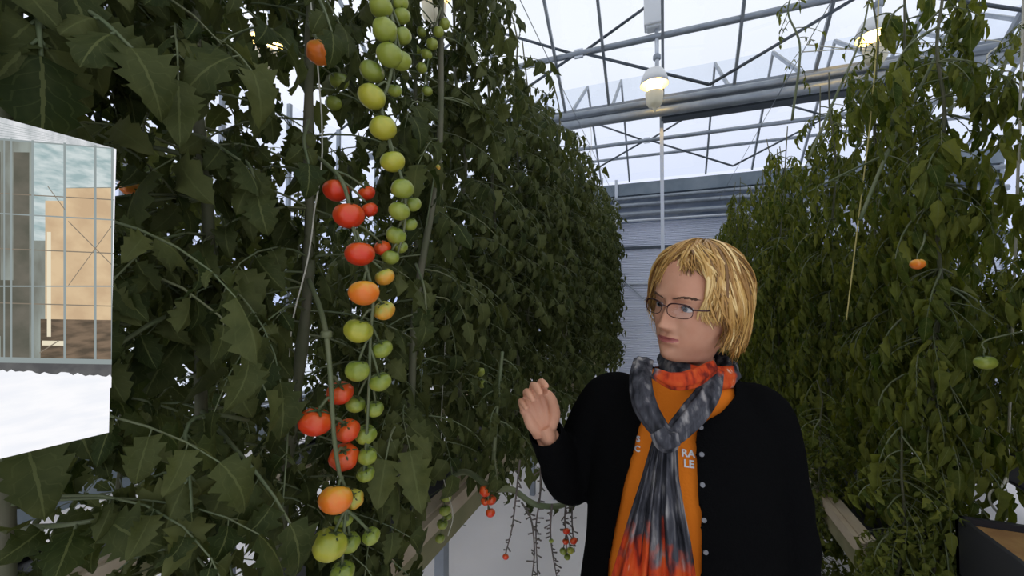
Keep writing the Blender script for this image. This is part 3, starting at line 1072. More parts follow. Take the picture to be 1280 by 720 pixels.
def string(pts, label, r=.0013, mt='string', group=None):
    b = MB(); b.tube(spline(pts, 30), r, 5)
    return tag(b.build('support_string', M[mt], origin=tuple(np.asarray(pts[0]))), label, 'string', group)


def fixstring(o): return o


M['string_y'] = mat('yellow_lit_twine', (.62, .52, .18), .8)  # the yellowish light on this twine is part of its colour


def top_of(x, y_): return vec((x, y_, 3.42))


a = P(1097, 30, 1.85); c = P(1058, 400, 1.78)
string([(XRR, a[1] + .05, 3.42), a, P(1088, 150, 1.83), P(1076, 250, 1.8), c], 'twine coloured as lit yellowish, running straight down the right row below the lamp', .0028, 'string_y')
c = P(362, 470, .78)
string([(XS, .5, 3.42), P(395, 60, .82), P(391, 280, .78), P(366, 400, .77), P(361, 470, .78), P(372, 500, .78)], 'white twine hanging left of the red tomatoes', .0016)
c = P(552, 570, 1.3)
string([(XS, 1.2, 3.42), P(556, 300, 1.35), P(552, 520, 1.32), P(553, 590, 1.3), P(566, 640, 1.22), P(560, 670, 1.2)], 'white twine dangling by the dark gap under the left row', .0014)
for px_, D in ((722, 4.0), (738, 4.0)):
    p = P(px_, 100, D)
    p = at_y(px_, 130, 5.0)
    string([(p[0], 5.0, 3.80), (p[0] + .01, 5.0, 3.6), (p[0], 5.0, 3.3)], 'thin white string hanging over the far left row near the gutter', .003, group='strings hanging by the gutter')
for px_, y0_, D in ((1180, 75, 2.6), (1232, 50, 2.6)):
    p = P(px_, y0_, D)
    string([(XRR, p[1], 3.42), p, P(px_ + 2, y0_ + 20, D), P(px_, y0_ + 50, D)], 'white string end hanging from the wire above the right row', .004, group='string ends over the right row')
string([P(1290, 690, 1.42), P(1262, 655, 1.42), P(1240, 632, 1.4), P(1238, 615, 1.4), P(1256, 600, 1.42), P(1262, 520, 1.45), (XRR, 1.5, 3.42)], 'pale drip hose curling over the planter bed at right', .004)

# ------------------------------------------------------------------ the picture panel beside the row
XP = -.52
pz0, pz1 = 1.466, 1.752
py0, py1 = -.26, float(at_x(140.5, 362, XP)[1])
pp = empty('picture_panel', (XP, -.12, 0))
tag(pp, 'flat lit picture panel showing snow and a glasshouse, at the left edge before the plants', 'display panel')
PO = vec((XP, -.12, 0))


def emis(name, col, col2=None, sc_=30, stretch=(1, 1, 1)):
    m = bpy.data.materials.new(name)
    m.use_nodes = True
    nt = m.node_tree
    nt.nodes.clear()
    o = nt.nodes.new('ShaderNodeOutputMaterial'); e = nt.nodes.new('ShaderNodeEmission')
    e.inputs[0].default_value = (*col, 1)
    if col2:
        tc = nt.nodes.new('ShaderNodeTexCoord'); mp = nt.nodes.new('ShaderNodeMapping'); nz = nt.nodes.new('ShaderNodeTexNoise'); rp = nt.nodes.new('ShaderNodeValToRGB')
        mp.inputs['Scale'].default_value = stretch
        nz.inputs['Scale'].default_value = sc_
        nz.inputs['Detail'].default_value = 4
        rp.color_ramp.elements[0].position = .38; rp.color_ramp.elements[1].position = .62
        rp.color_ramp.elements[0].color = (*col, 1); rp.color_ramp.elements[1].color = (*col2, 1)
        nt.links.new(tc.outputs['Object'], mp.inputs[0]); nt.links.new(mp.outputs[0], nz.inputs['Vector'])
        nt.links.new(nz.outputs['Fac'], rp.inputs[0]); nt.links.new(rp.outputs[0], e.inputs[0])
    nt.links.new(e.outputs[0], o.inputs[0])
    return m


def lin(r, g, b_):
    f = lambda c: (c / 255 / 12.92) if c / 255 <= .04045 else ((c / 255 + .055) / 1.055) ** 2.4
    return (f(r), f(g), f(b_))


PM = [emis('screen_snow', lin(252, 252, 255), lin(243, 245, 251), 30, (1, 1, 4)),      # 0
      emis('screen_glass', lin(150, 158, 152), lin(118, 120, 112), 26, (1, 2, .6)),    # 1
      emis('screen_peach', lin(218, 192, 155), lin(200, 172, 138), 40),               # 2
      emis('screen_teal', lin(158, 180, 182), lin(205, 216, 216), 60, (1, 1, 2.5)),    # 3
      emis('screen_brown', lin(128, 110, 92), lin(88, 78, 66), 50, (1, 1, 3)),         # 4
      emis('screen_mullion', lin(146, 156, 156)),                                     # 5
      emis('screen_concrete', lin(104, 104, 104), lin(84, 84, 86), 60),               # 6
      emis('screen_roof', lin(228, 230, 233), lin(190, 195, 198), 40, (1, 3, 1)),     # 7
      emis('screen_dark', lin(112, 108, 98), lin(92, 92, 82), 40),                    # 8
      emis('screen_rail', lin(132, 122, 108)),                                        # 9
      emis('screen_pale', lin(232, 222, 196))]                                        # 10
b = MB()
b.box(vec((-.012, (py0 + py1) / 2, (pz0 + pz1) / 2)) + vec((XP, 0, 0)) - PO, (.022, py1 - py0, pz1 - pz0))
hsg = b.build('housing', M['white_paint'], pp, smooth=False)
scr = MB()
_lay = [0]


def poly(pxs, m, ext=None):
    """a flat patch of the picture, given where the photo shows it on the panel"""
    pts = []
    for (x, y) in pxs:
        q = at_x(x, y, XP)
        pts.append((XP + .0006 + .00004 * _lay[0], min(py1, max(py0, q[1])), min(pz1, max(pz0, q[2]))))
    scr.add(vec(pts) - PO, [tuple(range(len(pts)))], m)
    _lay[0] += 1


LX = -230   # the picture runs on to the left of the frame
def yl(y0, y140, x):
    """picture lines are straight on the panel: interpolate in panel coordinates"""
    qa, qb = at_x(0, y0, XP), at_x(140, y140, XP)
    qx = at_x(x, 373, XP)
    t = (qx[1] - qa[1]) / (qb[1] - qa[1])
    z = qa[2] + (qb[2] - qa[2]) * t
    return pix((XP, qx[1], z))[1]


def band(xa, xb, ta, tb, ba, bb, m):
    if xa > LX:
        poly([(xa, yl(ta, tb, xa)), (xb, yl(ta, tb, xb)), (xb, yl(ba, bb, xb)), (xa, yl(ba, bb, xa))], m)
        return
    # runs on to the far end of the panel, level beyond what the photograph shows
    xe = -70
    q = [at_x(xe, yl(ta, tb, xe), XP), at_x(xb, yl(ta, tb, xb), XP), at_x(xb, yl(ba, bb, xb), XP), at_x(xe, yl(ba, bb, xe), XP)]
    q = [(py0, q[0][2])] + [(v_[1], v_[2]) for v_ in q] + [(py0, q[3][2])]
    scr.add(vec([(XP + .0006 + .00004 * _lay[0], min(py1, max(py0, y_)), min(pz1, max(pz0, z_))) for y_, z_ in q]) - PO, [tuple(range(6))], m)
    _lay[0] += 1


scr.add(vec([(XP + .0004, y_, z_) for y_, z_ in ((py0, pz0), (py1, pz0), (py1, pz1), (py0, pz1))]) - PO, [(0, 1, 2, 3)], 0)
band(LX, 141, 172, 183, 455, 458, 1)
band(80, 141, 236, 235, 400, 402, 2)
band(40, 81, 172, 178, 300, 302, 3)
band(56, 81, 250, 252, 400, 400, 2)
band(80, 141, 172, 183, 236, 234, 3)
band(50, 141, 398, 400, 452, 454, 4)
band(16, 36, 190, 192, 350, 352, 8)
band(-30, 0, 190, 192, 420, 420, 8)
band(0, 36, 350, 352, 448, 450, 8)
band(58, 63, 290, 290, 420, 422, 10)
band(52, 80, 425, 427, 431, 433, 10)
band(LX, 141, 40, 120, 172, 183, 7)
for k in range(7):
    band(LX, 141, 150 + k * 3.6, 177 + k * .9, 150.6 + k * 3.6, 177.3 + k * .9, 5)
for (ya, yb, w) in ((172, 183, 3), (241, 249, 1.3), (266, 274, 1.6), (310, 316, 1.3), (357, 357, 1.6), (378, 382, 1.3)):
    band(LX, 141, ya, yb, ya + w, yb + w, 5 if w > 1.5 else 9)
for x, w in ((-75, 3), (-52, 3), (-25, 3), (3, 2), (11.5, 2.5), (38, 3), (78, 3.2), (116, 3.2), (137.5, 3.5)):
    poly([(x, yl(172, 183, x)), (x + w, yl(172, 183, x + w)), (x + w, yl(452, 454, x + w)), (x, yl(452, 454, x))], 5)
for (xa, ya, xb, yb) in ((84, 276, 138, 330), (138, 282, 84, 356), (58, 232, 80, 262), (48, 440, 72, 425)):
    poly([(xa, ya), (xb, yb), (xb, yb + 1.6), (xa, ya + 1.6)], 9)
band(LX, 141, 446, 449, 453, 455, 5)
band(LX, 141, 453, 455, 466, 471, 6)
# ragged upper edge of the snow
for y_ in np.arange(py0 + .03, .10, .034):
    za, zb = at_x(-70, yl(172, 183, -70), XP)[2], at_x(-70, yl(452, 454, -70), XP)[2]
    scr.add(vec([(XP + .0006 + .00004 * _lay[0], yy_, zz_) for yy_, zz_ in ((y_, zb), (y_ + .003, zb), (y_ + .003, za), (y_, za))]) - PO, [(0, 1, 2, 3)], 5); _lay[0] += 1
sx = np.linspace(-60, 141, 40)
rs = np.random.RandomState(1)
top = [(x, yl(463, 470, x) + rs.uniform(-2, 2)) for x in sx]
poly(top + [(141, yl(480, 484, 141)), (-60, yl(480, 484, -60))], 0)
scr.build('screen', PM, pp, smooth=False)
q = MB()
q.box(vec((-.04, -.12, .80)) + vec((XP, 0, 0)) - PO, (.03, .03, 1.5)); q.box(vec((-.03, -.12, 1.55)) + vec((XP, 0, 0)) - PO, (.02, .12, .12))
q.build('stand_pole', M['steel_dark'], pp, smooth=False)
q = MB(); q.lathe([(.16, 0), (.16, .012), (.03, .02), (.03, .06)], 28, c=(-.04, 0, 0)); q.build('stand_base', M['steel_dark'], pp)

# ------------------------------------------------------------------ the woman
from mathutils.bvhtree import BVHTree
PX, PY = .05, .95
OR = vec((PX, PY, 0))
person = empty('person', (PX, PY, 0))
tag(person, 'woman with short blond hair, black cardigan and orange scarf, hand raised, eyeing the tomatoes', 'person')


def L(px, py, d): return P(px, py, d) - OR


M['skin'] = mat('skin', (.66, .35, .22), .5, spec=.3, sub=.1, noise=(22, (.60, .29, .175)))
M['lip'] = mat('lips', (.44, .13, .11), .4)
M['black_knit'] = mat('black_knit', (.004, .004, .0042), .95, spec=.03, bump=(240, .5))
M['orange_cotton'] = mat('orange_cotton', (.85, .22, .015), .85, spec=.15, bump=(200, .2))
M['dark_denim'] = mat('dark_trousers', (.02, .022, .03), .9)
M['shoe'] = mat('black_leather', (.02, .018, .017), .4)


def solid_from(mb, voxel, smooth_it, name='tmp'):
    """fuse overlapping shapes into one continuous skin"""
    o = mb.build(name, M['skin'])
    rm = o.modifiers.new('r', 'REMESH'); rm.mode = 'VOXEL'; rm.voxel_size = voxel; rm.use_smooth_shade = True
    if smooth_it:
        sm = o.modifiers.new('s', 'SMOOTH'); sm.iterations = smooth_it; sm.factor = .5
    dg = bpy.context.evaluated_depsgraph_get()
    dg.update()
    me = bpy.data.meshes.new_from_object(o.evaluated_get(dg))
    bpy.data.objects.remove(o)
    return me


def link_mesh(me, name, mats, parent):
    o = bpy.data.objects.new(name, me)
    COL.objects.link(o)
    me.materials.clear()
    for m in mats: me.materials.append(m)
    o.parent = parent
    return o


# --- head, neck and trunk as one grid of rings
HC = vec((.014, -.022, 1.587))
HYAW, HPIT, HROLL = R(-38), R(3), R(9)


def rotm(yaw, pit, roll):
    return np.array(Matrix.Rotation(yaw, 3, 'Z') @ Matrix.Rotation(roll, 3, 'Y') @ Matrix.Rotation(pit, 3, 'X'))


HR = rotm(HYAW, HPIT, HROLL)
HSC = .97


def head_to_local(p): return HC + HSC * (HR @ vec(p))


tab = np.array([  # z, front y, back y, half width
    (.118, .004, .006, .001), (.113, -.040, .048, .034), (.098, -.070, .074, .055), (.072, -.087, .089, .068), (.045, -.094, .096, .0735), (.022, -.095, .099, .075),
    (.0, -.090, .098, .0745), (-.02, -.090, .094, .0735), (-.042, -.090, .085, .0705), (-.062, -.0905, .072, .0635), (-.080, -.089, .058, .0555), (-.096, -.087, .047, .0465),
    (-.108, -.083, .042, .042), (-.1155, -.072, .040, .039), (-.119, -.050, .042, .0385), (-.122, -.024, .046, .0395), (-.130, -.012, .054, .042), (-.150, -.010, .062, .045), (-.170, -.012, .066, .047)])
NR, NC = 190, 170
tt = np.linspace(0, len(tab) - 1, NR)
pad = np.concatenate([[2 * tab[0] - tab[1]], tab, [2 * tab[-1] - tab[-2]]])
rowv = []
for t in tt:
    i = min(int(t), len(tab) - 2); u = t - i
    a_, b_, c_, d_ = pad[i], pad[i + 1], pad[i + 2], pad[i + 3]
    rowv.append(.5 * (2 * b_ + (c_ - a_) * u + (2 * a_ - 5 * b_ + 4 * c_ - d_) * u * u + (3 * b_ - a_ - 3 * c_ + d_) * u ** 3))
rowv = np.array(rowv)
s_ = np.linspace(-PI, PI, NC, endpoint=False)
aa = s_ - .52 * np.sin(s_)
G = np.zeros((NR, NC, 3))
for i, (z, yf, yb, w) in enumerate(rowv):
    w = max(w, .0005)
    ca, sa = np.cos(aa), np.sin(aa)
    yc = .012 if z > -.1 else .012 + (.0 if z > -.115 else .014)
    e = .92
    y = np.where(ca > 0, yc - (yc - yf) * np.abs(ca) ** e, yc + (yb - yc) * np.abs(ca) ** e)
    G[i, :, 0] = w * np.sign(sa) * np.abs(sa) ** e
    G[i, :, 1] = y
    G[i, :, 2] = z
X, Y, Z = G[..., 0].copy(), G[..., 1].copy(), G[..., 2].copy()
front = np.clip(np.cos(aa), 0, 1)[None, :] ** .4 * (Z > -.125)
g2 = lambda x0, z0, sx_, sz_: np.exp(-((X - x0) / sx_) ** 2 - ((Z - z0) / sz_) ** 2)
dy = np.zeros_like(X)
# nose
tn = np.clip((.014 - Z) / .051, 0, 1)
hgt = (.004 + .0185 * tn ** 1.15) * np.clip((Z + .051) / .010, 0, 1) * np.clip((.024 - Z) / .014, 0, 1)
wid = .0070 + .0050 * tn
dy += hgt * np.exp(-(np.abs(X) / wid) ** 2.2)
for s in (-1, 1):
    dy += .0072 * g2(s * .0112, -.039, .0058, .0068)
    dy -= .010 * g2(s * .030, .002, .017, .013)
    dy -= .004 * g2(s * .014, .006, .008, .010)
    dy += .0045 * g2(s * .030, .024, .020, .008)
    dy += .0055 * g2(s * .044, -.026, .020, .018)
    dy -= .0025 * g2(s * .024, -.058, .006, .012)
    # lids bulge over the eyeball; the eye opening itself is sunk
    dy += .0062 * g2(s * .031, .001, .014, .0095)
    ue = np.clip(np.abs(X - s * .031) / .0142, 0, 1)
    hz = .0062 * (1 - ue ** 2)
    vz = (Z - .0005) / np.maximum(hz, 1e-5)
    dy -= .012 * np.clip((1.05 - np.abs(vz)) * 4, 0, 1) * (ue < .98)
    dy += .0022 * np.exp(-((X - s * .031) / .014) ** 2 - ((Z - .0085 + .02 * np.abs(X - s * .031)) / .0022) ** 2)
# mouth
mz = -.0665 + .10 * np.abs(X) ** 1.6
wl = np.clip(1 - (np.abs(X) / .0265) ** 2.2, 0, 1)
dy += .0044 * wl * np.exp(-((Z - mz - .0048) / .0038) ** 2)
dy += .0056 * wl * np.exp(-((Z - mz + .0056) / .0048) ** 2)
dy -= .0050 * wl * np.exp(-((Z - mz) / .0016) ** 2)
dy -= .0018 * g2(0, -.057, .004, .006)
dy -= .0035 * g2(0, -.084, .018, .005)
dy += .0055 * g2(0, -.101, .016, .011)
G[..., 1] -= dy * front
# ears
for s in (-1, 1):
    ear = np.exp(-((Y - .014) / .014) ** 2) * np.exp(-np.abs((Z + .008) / .031) ** 4) * (np.sign(X) == s)
    G[..., 0] += s * .015 * ear
    G[..., 1] += .006 * ear
lipmask = ((np.abs(Z - mz) < .0072 * np.sqrt(np.maximum(wl, 0))) & (np.abs(X) < .0255) & (np.cos(aa)[None, :] > .5))
def face_y(x, z):
    k_ = np.argmin((G[..., 0] - x) ** 2 + (G[..., 2] - z) ** 2 + np.where(G[..., 1] > -.01, 1, 0))
    return G[..., 1].ravel()[k_]


# turn the head on the neck
Wt = np.clip((Z + .172) / (.172 - .125), 0, 1)
Wt = Wt * Wt * (3 - 2 * Wt)
HL = np.zeros_like(G)
for i in range(NR):
    w = Wt[i, 0]
    Rm = rotm(HYAW * w, HPIT * w, HROLL * w)
    HL[i] = HC + HSC * (G[i] @ Rm.T)
# trunk rings
trunk = [(1.400, .062, .055, .072), (1.385, .092, .070, .080), (1.365, .130, .080, .088), (1.335, .155, .090, .092), (1.28, .160, .098, .092), (1.22, .158, .112, .090), (1.16, .152, .108, .088), (1.05, .140, .092, .085), (.97, .155, .095, .095), (.90, .165, .095, .105), (.86, .15, .085, .09)]
TR = []
for (z, w, f, bk) in trunk:
    ca, sa = np.cos(aa), np.sin(aa)
    y = np.where(ca > 0, -f * np.abs(ca) ** .9, bk * np.abs(ca) ** .9)
    TR.append(np.stack([w * np.sign(sa) * np.abs(sa) ** .9, y + .01, np.full(NC, z)], -1))
ALL = np.concatenate([HL, np.array(TR)])
hb = MB()
nr_ = len(ALL)
hb.grid(ALL, 0, close_u=True)
hb.add(ALL[0], [tuple(range(NC))]); hb.add(ALL[-1], [tuple(range(NC - 1, -1, -1))])
for i in range(NR - 1):
    for j in range(NC):
        if lipmask[i, j] and lipmask[i + 1, (j + 1) % NC]:
            hb.m[i * NC + j] = 1
torso_obj = hb.build('body', [M['skin'], M['lip']], None)
bm = bmesh.new(); bm.from_mesh(torso_obj.data)
bmesh.ops.remove_doubles(bm, verts=bm.verts, dist=1e-5)
bmesh.ops.recalc_face_normals(bm, faces=bm.faces)
bm.to_mesh(torso_obj.data); bm.free()


# --- arms with hands
def hand(mb, wrist, zh, nh, thumb_side, curl, thumb_in=.0, k_=1.0):
    zh = unit(zh); nh = unit(nh - zh * (nh @ zh)); xh = np.cross(nh, zh) * 1.0
    if (xh @ vec((1, 0, 0))) * thumb_side < 0: xh = -xh
    H = lambda x, n, z: wrist + (xh * x + nh * n + zh * z) * k_
    base = [(.027, .086), (.008, .090), (-.011, .087), (-.029, .078)]
    lens = [(.040, .024, .020), (.043, .027, .021), (.040, .025, .020), (.031, .019, .018)]
    rad = [.0086, .0088, .0083, .0074]
    for k in range(4):
        x, z = base[k]
        mb.tube(spline([H(x * .55, -.002, 0), H(x * .8, .001, z * .5), H(x, 0, z)], 8), np.linspace(.0150, .0105, 8), 12)
        p = H(x, 0, z); ang = 0
        pts, rr_ = [p], [rad[k] * 1.12]
        spread = x * 1.6
        for q in range(3):
            ang += curl[k][q]
            d = unit(zh * math.cos(ang) + nh * math.sin(ang) + xh * spread * (1 if q == 0 else .3))
            p = p + d * lens[k][q] * k_
            pts.append(p); rr_.append(rad[k] * (1.02, .92, .74)[q])
        mb.tube(spline(pts, 16), np.interp(np.linspace(0, 3, 16), range(4), rr_), 12)
        mb.lathe([(.001, .0055), (.004, .0045), (.0058, .002), (.006, -.002)], 10, c=pts[-1])
    th = [H(.016, .004, .012), H(.032, .010, .034), H(.046 - thumb_in, .022, .064), H(.048 - thumb_in * 1.6, .034, .090), H(.044 - thumb_in * 2.2, .044, .110)]
    mb.tube(spline(th, 18), np.interp(np.linspace(0, 4, 18), range(5), [.015, .0145, .0108, .0098, .0075]), 12)
    mb.tube(spline([H(-.016, .004, .008), H(-.026, .006, .04), H(-.026, .003, .07)], 8), [.012, .013, .0135, .0135, .013, .012, .011, .010], 12)
    mb.tube([H(0, 0, -.03), H(0, 0, 0), H(0, 0, .02)], [.024, .025, .026], 16, flat=(1, .72), up=tuple(xh))


S1 = vec((-.155, .008, 1.352)); E1 = L(712, 600, .985); W1 = L(682, 540, .86)
tipdir = L(656, 474, .845) - W1
am = MB()
hand(am, W1, tipdir, (_c - OR) - W1 + vec((.16, 0, .05)), 1, [(.45, .75, .55), (.55, .85, .55), (.6, .85, .6), (.6, .8, .6)], .008, .88)
arm1 = spline([S1, (S1 + E1) / 2 + vec((-.008, 0, 0)), E1, (E1 + W1) / 2 + vec((0, .006, -.006)), W1 - unit(tipdir) * .012], 30)
am.tube(arm1, np.interp(np.linspace(0, 1, 30), [0, .25, .5, .62, .85, 1], [.046, .043, .036, .037, .028, .025]), 18)
S2 = vec((.122, .008, 1.352)); E2 = vec((.176, .035, 1.085)); W2 = vec((.185, -.05, .865))
am2 = MB()
hand(am2, W2, vec((.0, -.25, -1)), vec((-1, -.1, 0)), 1, [(.2, .35, .25), (.25, .4, .3), (.3, .45, .3), (.35, .45, .3)])
am2.tube(spline([S2, (S2 + E2) / 2, E2, (E2 + W2) / 2, W2 + vec((0, .003, .012))], 30), np.interp(np.linspace(0, 1, 30), [0, .25, .5, .62, .85, 1], [.046, .043, .036, .037, .028, .025]), 18)
for a_ in (am, am2):
    me = solid_from(a_, .0017, 2)
    ao = bpy.data.objects.new('arm', me); COL.objects.link(ao)
    for m_ in (M['skin'],): pass
    bo = torso_obj.modifiers.new('u', 'BOOLEAN'); bo.operation = 'UNION'; bo.object = ao; bo.solver = 'EXACT'
    dg = bpy.context.evaluated_depsgraph_get(); dg.update()
    me2 = bpy.data.meshes.new_from_object(torso_obj.evaluated_get(dg))
    torso_obj.modifiers.clear()
    torso_obj.data = me2
    bpy.data.objects.remove(ao)
torso_obj.parent = person
me = torso_obj.data
me.polygons.foreach_set('use_smooth', [True] * len(me.polygons))
body = torso_obj

# --- eyes, brows, glasses
M['eye_white'] = mat('eye_white', (.62, .58, .55), .25)
M['iris'] = mat('iris', (.08, .12, .15), .2)
M['pupil'] = mat('pupil', (.005, .005, .005), .1)
for s in (-1, 1):
    ev = MB()
    nu, nv = 24, 18
    cen = vec((s * .031, -.0672, .0008))
    gz = unit(vec((-.10, -1, -.06)))
    gx_ = unit(np.cross(gz, vec((0, 0, 1)))); gy2 = np.cross(gx_, gz)
    rings = [(th, .0122) for th in np.linspace(0.001, PI - .001, 40)]
    vs = []
    for th, r_ in rings:
        ph = np.linspace(0, 2 * PI, nu, endpoint=False)
        vs.append(cen + vec((1.22, 1, 1)) * (r_ * (math.cos(th) * gz + math.sin(th) * (np.cos(ph)[:, None] * gx_ + np.sin(ph)[:, None] * gy2))))
    vs = np.array([[head_to_local(q) for q in r_] for r_ in vs])
    ev.grid(vs, 0, close_u=True)
    for i in range(39):
        th = rings[i][0]
        for j in range(nu):
            ev.m[i * nu + j] = 2 if th < .20 else (1 if th < .46 else 0)
    ev.build('eye', [M['eye_white'], M['iris'], M['pupil']], person)
    # lashes / lid line and brow
    lm = MB()
    pts = []
    for u in np.linspace(-1, 1, 12):
        pts.append(head_to_local((s * .031 + u * .0142, -.0805 + .0050 * u * u + .003 * abs(u) - .001, .0008 + .0058 * (1 - u * u))))
    lm.tube(pts, .0009, 5)
    lm.build('eyelashes', mat('lash', (.03, .02, .015), .7), person)
    bw = MB()
    r_ = random.Random(3)
    for k in range(46):
        u = r_.uniform(-1, 1)
        x = s * (.030 + .019 * u)
        z = .0195 + .0045 * (1 - (u - .2) ** 2) + r_.uniform(-.0014, .0014)
        y = -.0925 + .32 * abs(x) ** 1.35 - .0022
        y = face_y(x, z) - .0006
        bw.tube([head_to_local((x, y, z)), head_to_local((x + s * .003, face_y(x + s * .003, z + .0016) - .0009, z + .0016)), head_to_local((x + s * .006, face_y(x + s * .006, z + .0012) - .0004, z + .0012))], [.0009, .0008, .0004], 4)
    bw.build('eyebrow', mat('brow_hair', (.10, .05, .025), .7), person)
M['frame'] = mat('dark_red_frame', (.05, .016, .016), .25, .3)
M['lens'] = glass_mat('spectacle_lens', (.93, .93, .95), .07)
gm = MB(); glm = MB()
for s in (-1, 1):
    ring = []
    for a in np.linspace(0, 2 * PI, 40, endpoint=False):
        ca, sa = math.cos(a), math.sin(a)
        x = s * .0315 + .0245 * math.copysign(abs(ca) ** .7, ca)
        z = -.002 + .0142 * math.copysign(abs(sa) ** .75, sa)
        ring.append(head_to_local((x, -.1035 + 4.5 * x * x, z)))
    ring = np.array(ring)
    gm.tube(np.concatenate([ring, ring[:1]]), .00085, 6, cap=False)
    top = ring[1:20] if True else ring
    gm.tube(top, .0015, 6)
    cen = ring.mean(0)
    glm.add(np.concatenate([[cen], ring]), [(0, 1 + i, 1 + (i + 1) % 40) for i in range(40)])
    gm.tube(spline([head_to_local((s * .056, -.089, .004)), head_to_local((s * .070, -.075, .004)), head_to_local((s * .0785, -.03, .004)), head_to_local((s * .0815, .012, .003)), head_to_local((s * .080, .03, -.012))], 24), .0016, 6)
gm.tube(spline([head_to_local((-.0085, -.103, .003)), head_to_local((0, -.1085, .006)), head_to_local((.0085, -.103, .003))], 10), .0013, 6)
gl = empty('glasses'); gl.parent = person
gl.location = (0, 0, 0)
bpy.data.objects.remove(gl)
go = gm.build('glasses', M['frame'], person); go['label'] = 'thin dark rimmed glasses'
glm.build('lens', M['lens'], go)

# --- hair
def hair_mat():
    m = bpy.data.materials.new('blond_hair'); m.use_nodes = True
    nt = m.node_tree; b_ = nt.nodes['Principled BSDF']
    at = nt.nodes.new('ShaderNodeAttribute'); at.attribute_name = 'var'
    rp = nt.nodes.new('ShaderNodeValToRGB')
    cr = rp.color_ramp
    cr.elements[0].position = 0; cr.elements[0].color = (.11, .050, .014, 1)
    cr.elements[1].position = 1; cr.elements[1].color = (.86, .62, .27, 1)
    e = cr.elements.new(.4); e.color = (.40, .20, .045, 1)
    e = cr.elements.new(.7); e.color = (.62, .37, .10, 1)
    nt.links.new(at.outputs['Fac'], rp.inputs[0]); nt.links.new(rp.outputs[0], b_.inputs['Base Color'])
    b_.inputs['Roughness'].default_value = .38
    b_.inputs['Specular IOR Level'].default_value = .5
    return m


M['hair'] = hair_mat()
hm = MB()
rh = random.Random(77)
HA, HB_, HZ = .089, .108, .136     # half width, half length, height of the hair's outline
HCN = vec((.0, .012, .0))


def hair_pt(w, phi, lift=1.0):
    """w 0 at the crown, 1 at ear level, beyond 1 hanging down"""
    if w <= 1:
        th = w * PI / 2
        r_, z = math.sin(th), math.cos(th) * HZ
    else:
        r_, z = 1 - .20 * (w - 1) ** 1.6, -(w - 1) * .125
    return HCN + vec((HA * r_ * math.sin(phi) * lift, -HB_ * r_ * math.cos(phi) * lift, z * (1 + (lift - 1) * .8)))


# scalp cap below the locks
cap = []
for w in np.linspace(.02, 1.55, 26):
    row = []
    for ph in np.linspace(-PI, PI, 60, endpoint=False):
        lim = .58 if abs(ph) < R(52) else (.58 + (abs(ph) - R(52)) / R(38) * .97 if abs(ph) < R(90) else 1.55)
        row.append(head_to_local(hair_pt(min(w, lim), ph, .93)))
    cap.append(row)
hm.grid(np.array(cap), 0, close_u=True, var=.3)


def lock(phi0, phi1, w0, w1, rad, lift, var_, wave, n=16, flat=(1.0, .42)):
    pts = []
    ph_ = rh.uniform(0, 6)
    for i in range(n):
        t = i / (n - 1)
        phi = phi1 + (phi0 - phi1) * (1 - t) ** 1.7
        w = w0 + (w1 - w0) * t
        if phi1 > -.6: phi += .075 * t * math.sin(8.5 * w + 2.3 * phi1)
        l = lift + .040 * t ** .5 * math.sin(9.5 * w + 3.1 * phi1) + .05 * math.sin(PI * min(1, t * 1.15)) - .03 * (1 - t) + wave * math.sin(7.5 * t + ph_) * t
        if t > .8 and w1 > 1: l -= (t - .8) * .25 * (1 if rh.random() < .9 else -1)
        p = hair_pt(w, phi + wave * 1.6 * math.sin(6 * t + ph_ * 1.7) * t, l)
        pts.append(head_to_local(p))
    var_ = min(1, max(0, var_ + .16 * math.sin(9 * phi1) + .10 * math.sin(23 * phi1 + 1)))
    rr_ = rad * np.interp(np.linspace(0, 1, n), [0, .15, .6, .9, 1], [.5, .9, 1, .6, .08])
    hm.tube(np.array(pts), rr_, 6, flat=flat, var=var_)


def hue(): return min(1, max(.0, rh.gauss(.53, .24)))


for k in range(2000):
    side = rh.random()
    phi1 = rh.uniform(-PI, PI)
    ap = abs(phi1)
    fine = rh.random() < .45
    rad = rh.uniform(.0009, .0019) if fine else rh.uniform(.0022, .0044)
    if ap < R(48): continue
    w1 = rh.uniform(.95, 1.25) if ap < R(72) else (rh.uniform(1.25, 1.72) if ap < R(95) else rh.uniform(1.5, 1.95))
    phi0 = phi1 * rh.uniform(.55, .95)
    lock(phi0, phi1, rh.uniform(.04, .35), w1, rad, rh.uniform(.97, 1.10), hue(), rh.uniform(.03, .075))
# fringe: swept from a parting above the forehead to either side
for k in range(640):
    left = rh.random() < .52
    fine = rh.random() < .5
    rad = rh.uniform(.0008, .0016) if fine else rh.uniform(.002, .0038)
    if left:
        lock(R(rh.uniform(-10, 12)), R(rh.uniform(-92, -14)), rh.uniform(.10, .36), rh.uniform(.66, .84), rad, rh.uniform(1.0, 1.12), hue(), rh.uniform(.015, .045))
    else:
        pe = rh.uniform(12, 92)
        lock(R(rh.uniform(-6, 14)), R(pe), rh.uniform(.10, .34), rh.uniform(.58, .67) if pe < 44 else (rh.uniform(.66, .86) if pe < 64 else rh.uniform(.85, 1.2)), rad, rh.uniform(1.0, 1.12), hue(), rh.uniform(.02, .05))
for k in range(60):
    lock(R(rh.uniform(-40, -10)), R(rh.uniform(-100, -62)), rh.uniform(.2, .4), rh.uniform(.9, 1.22), rh.uniform(.003, .007), rh.uniform(1.04, 1.15), hue(), rh.uniform(.02, .05))
for k in range(150):
    lock(R(rh.uniform(-10, 15)), R(rh.uniform(-58, 44)), rh.uniform(.15, .42), rh.uniform(.58, .70), rh.uniform(.0010, .0030), rh.uniform(.98, 1.06), rh.choice((.05, .15, .3, .8, .95)), rh.uniform(.02, .05))
hm.build('hair', M['hair'], person)

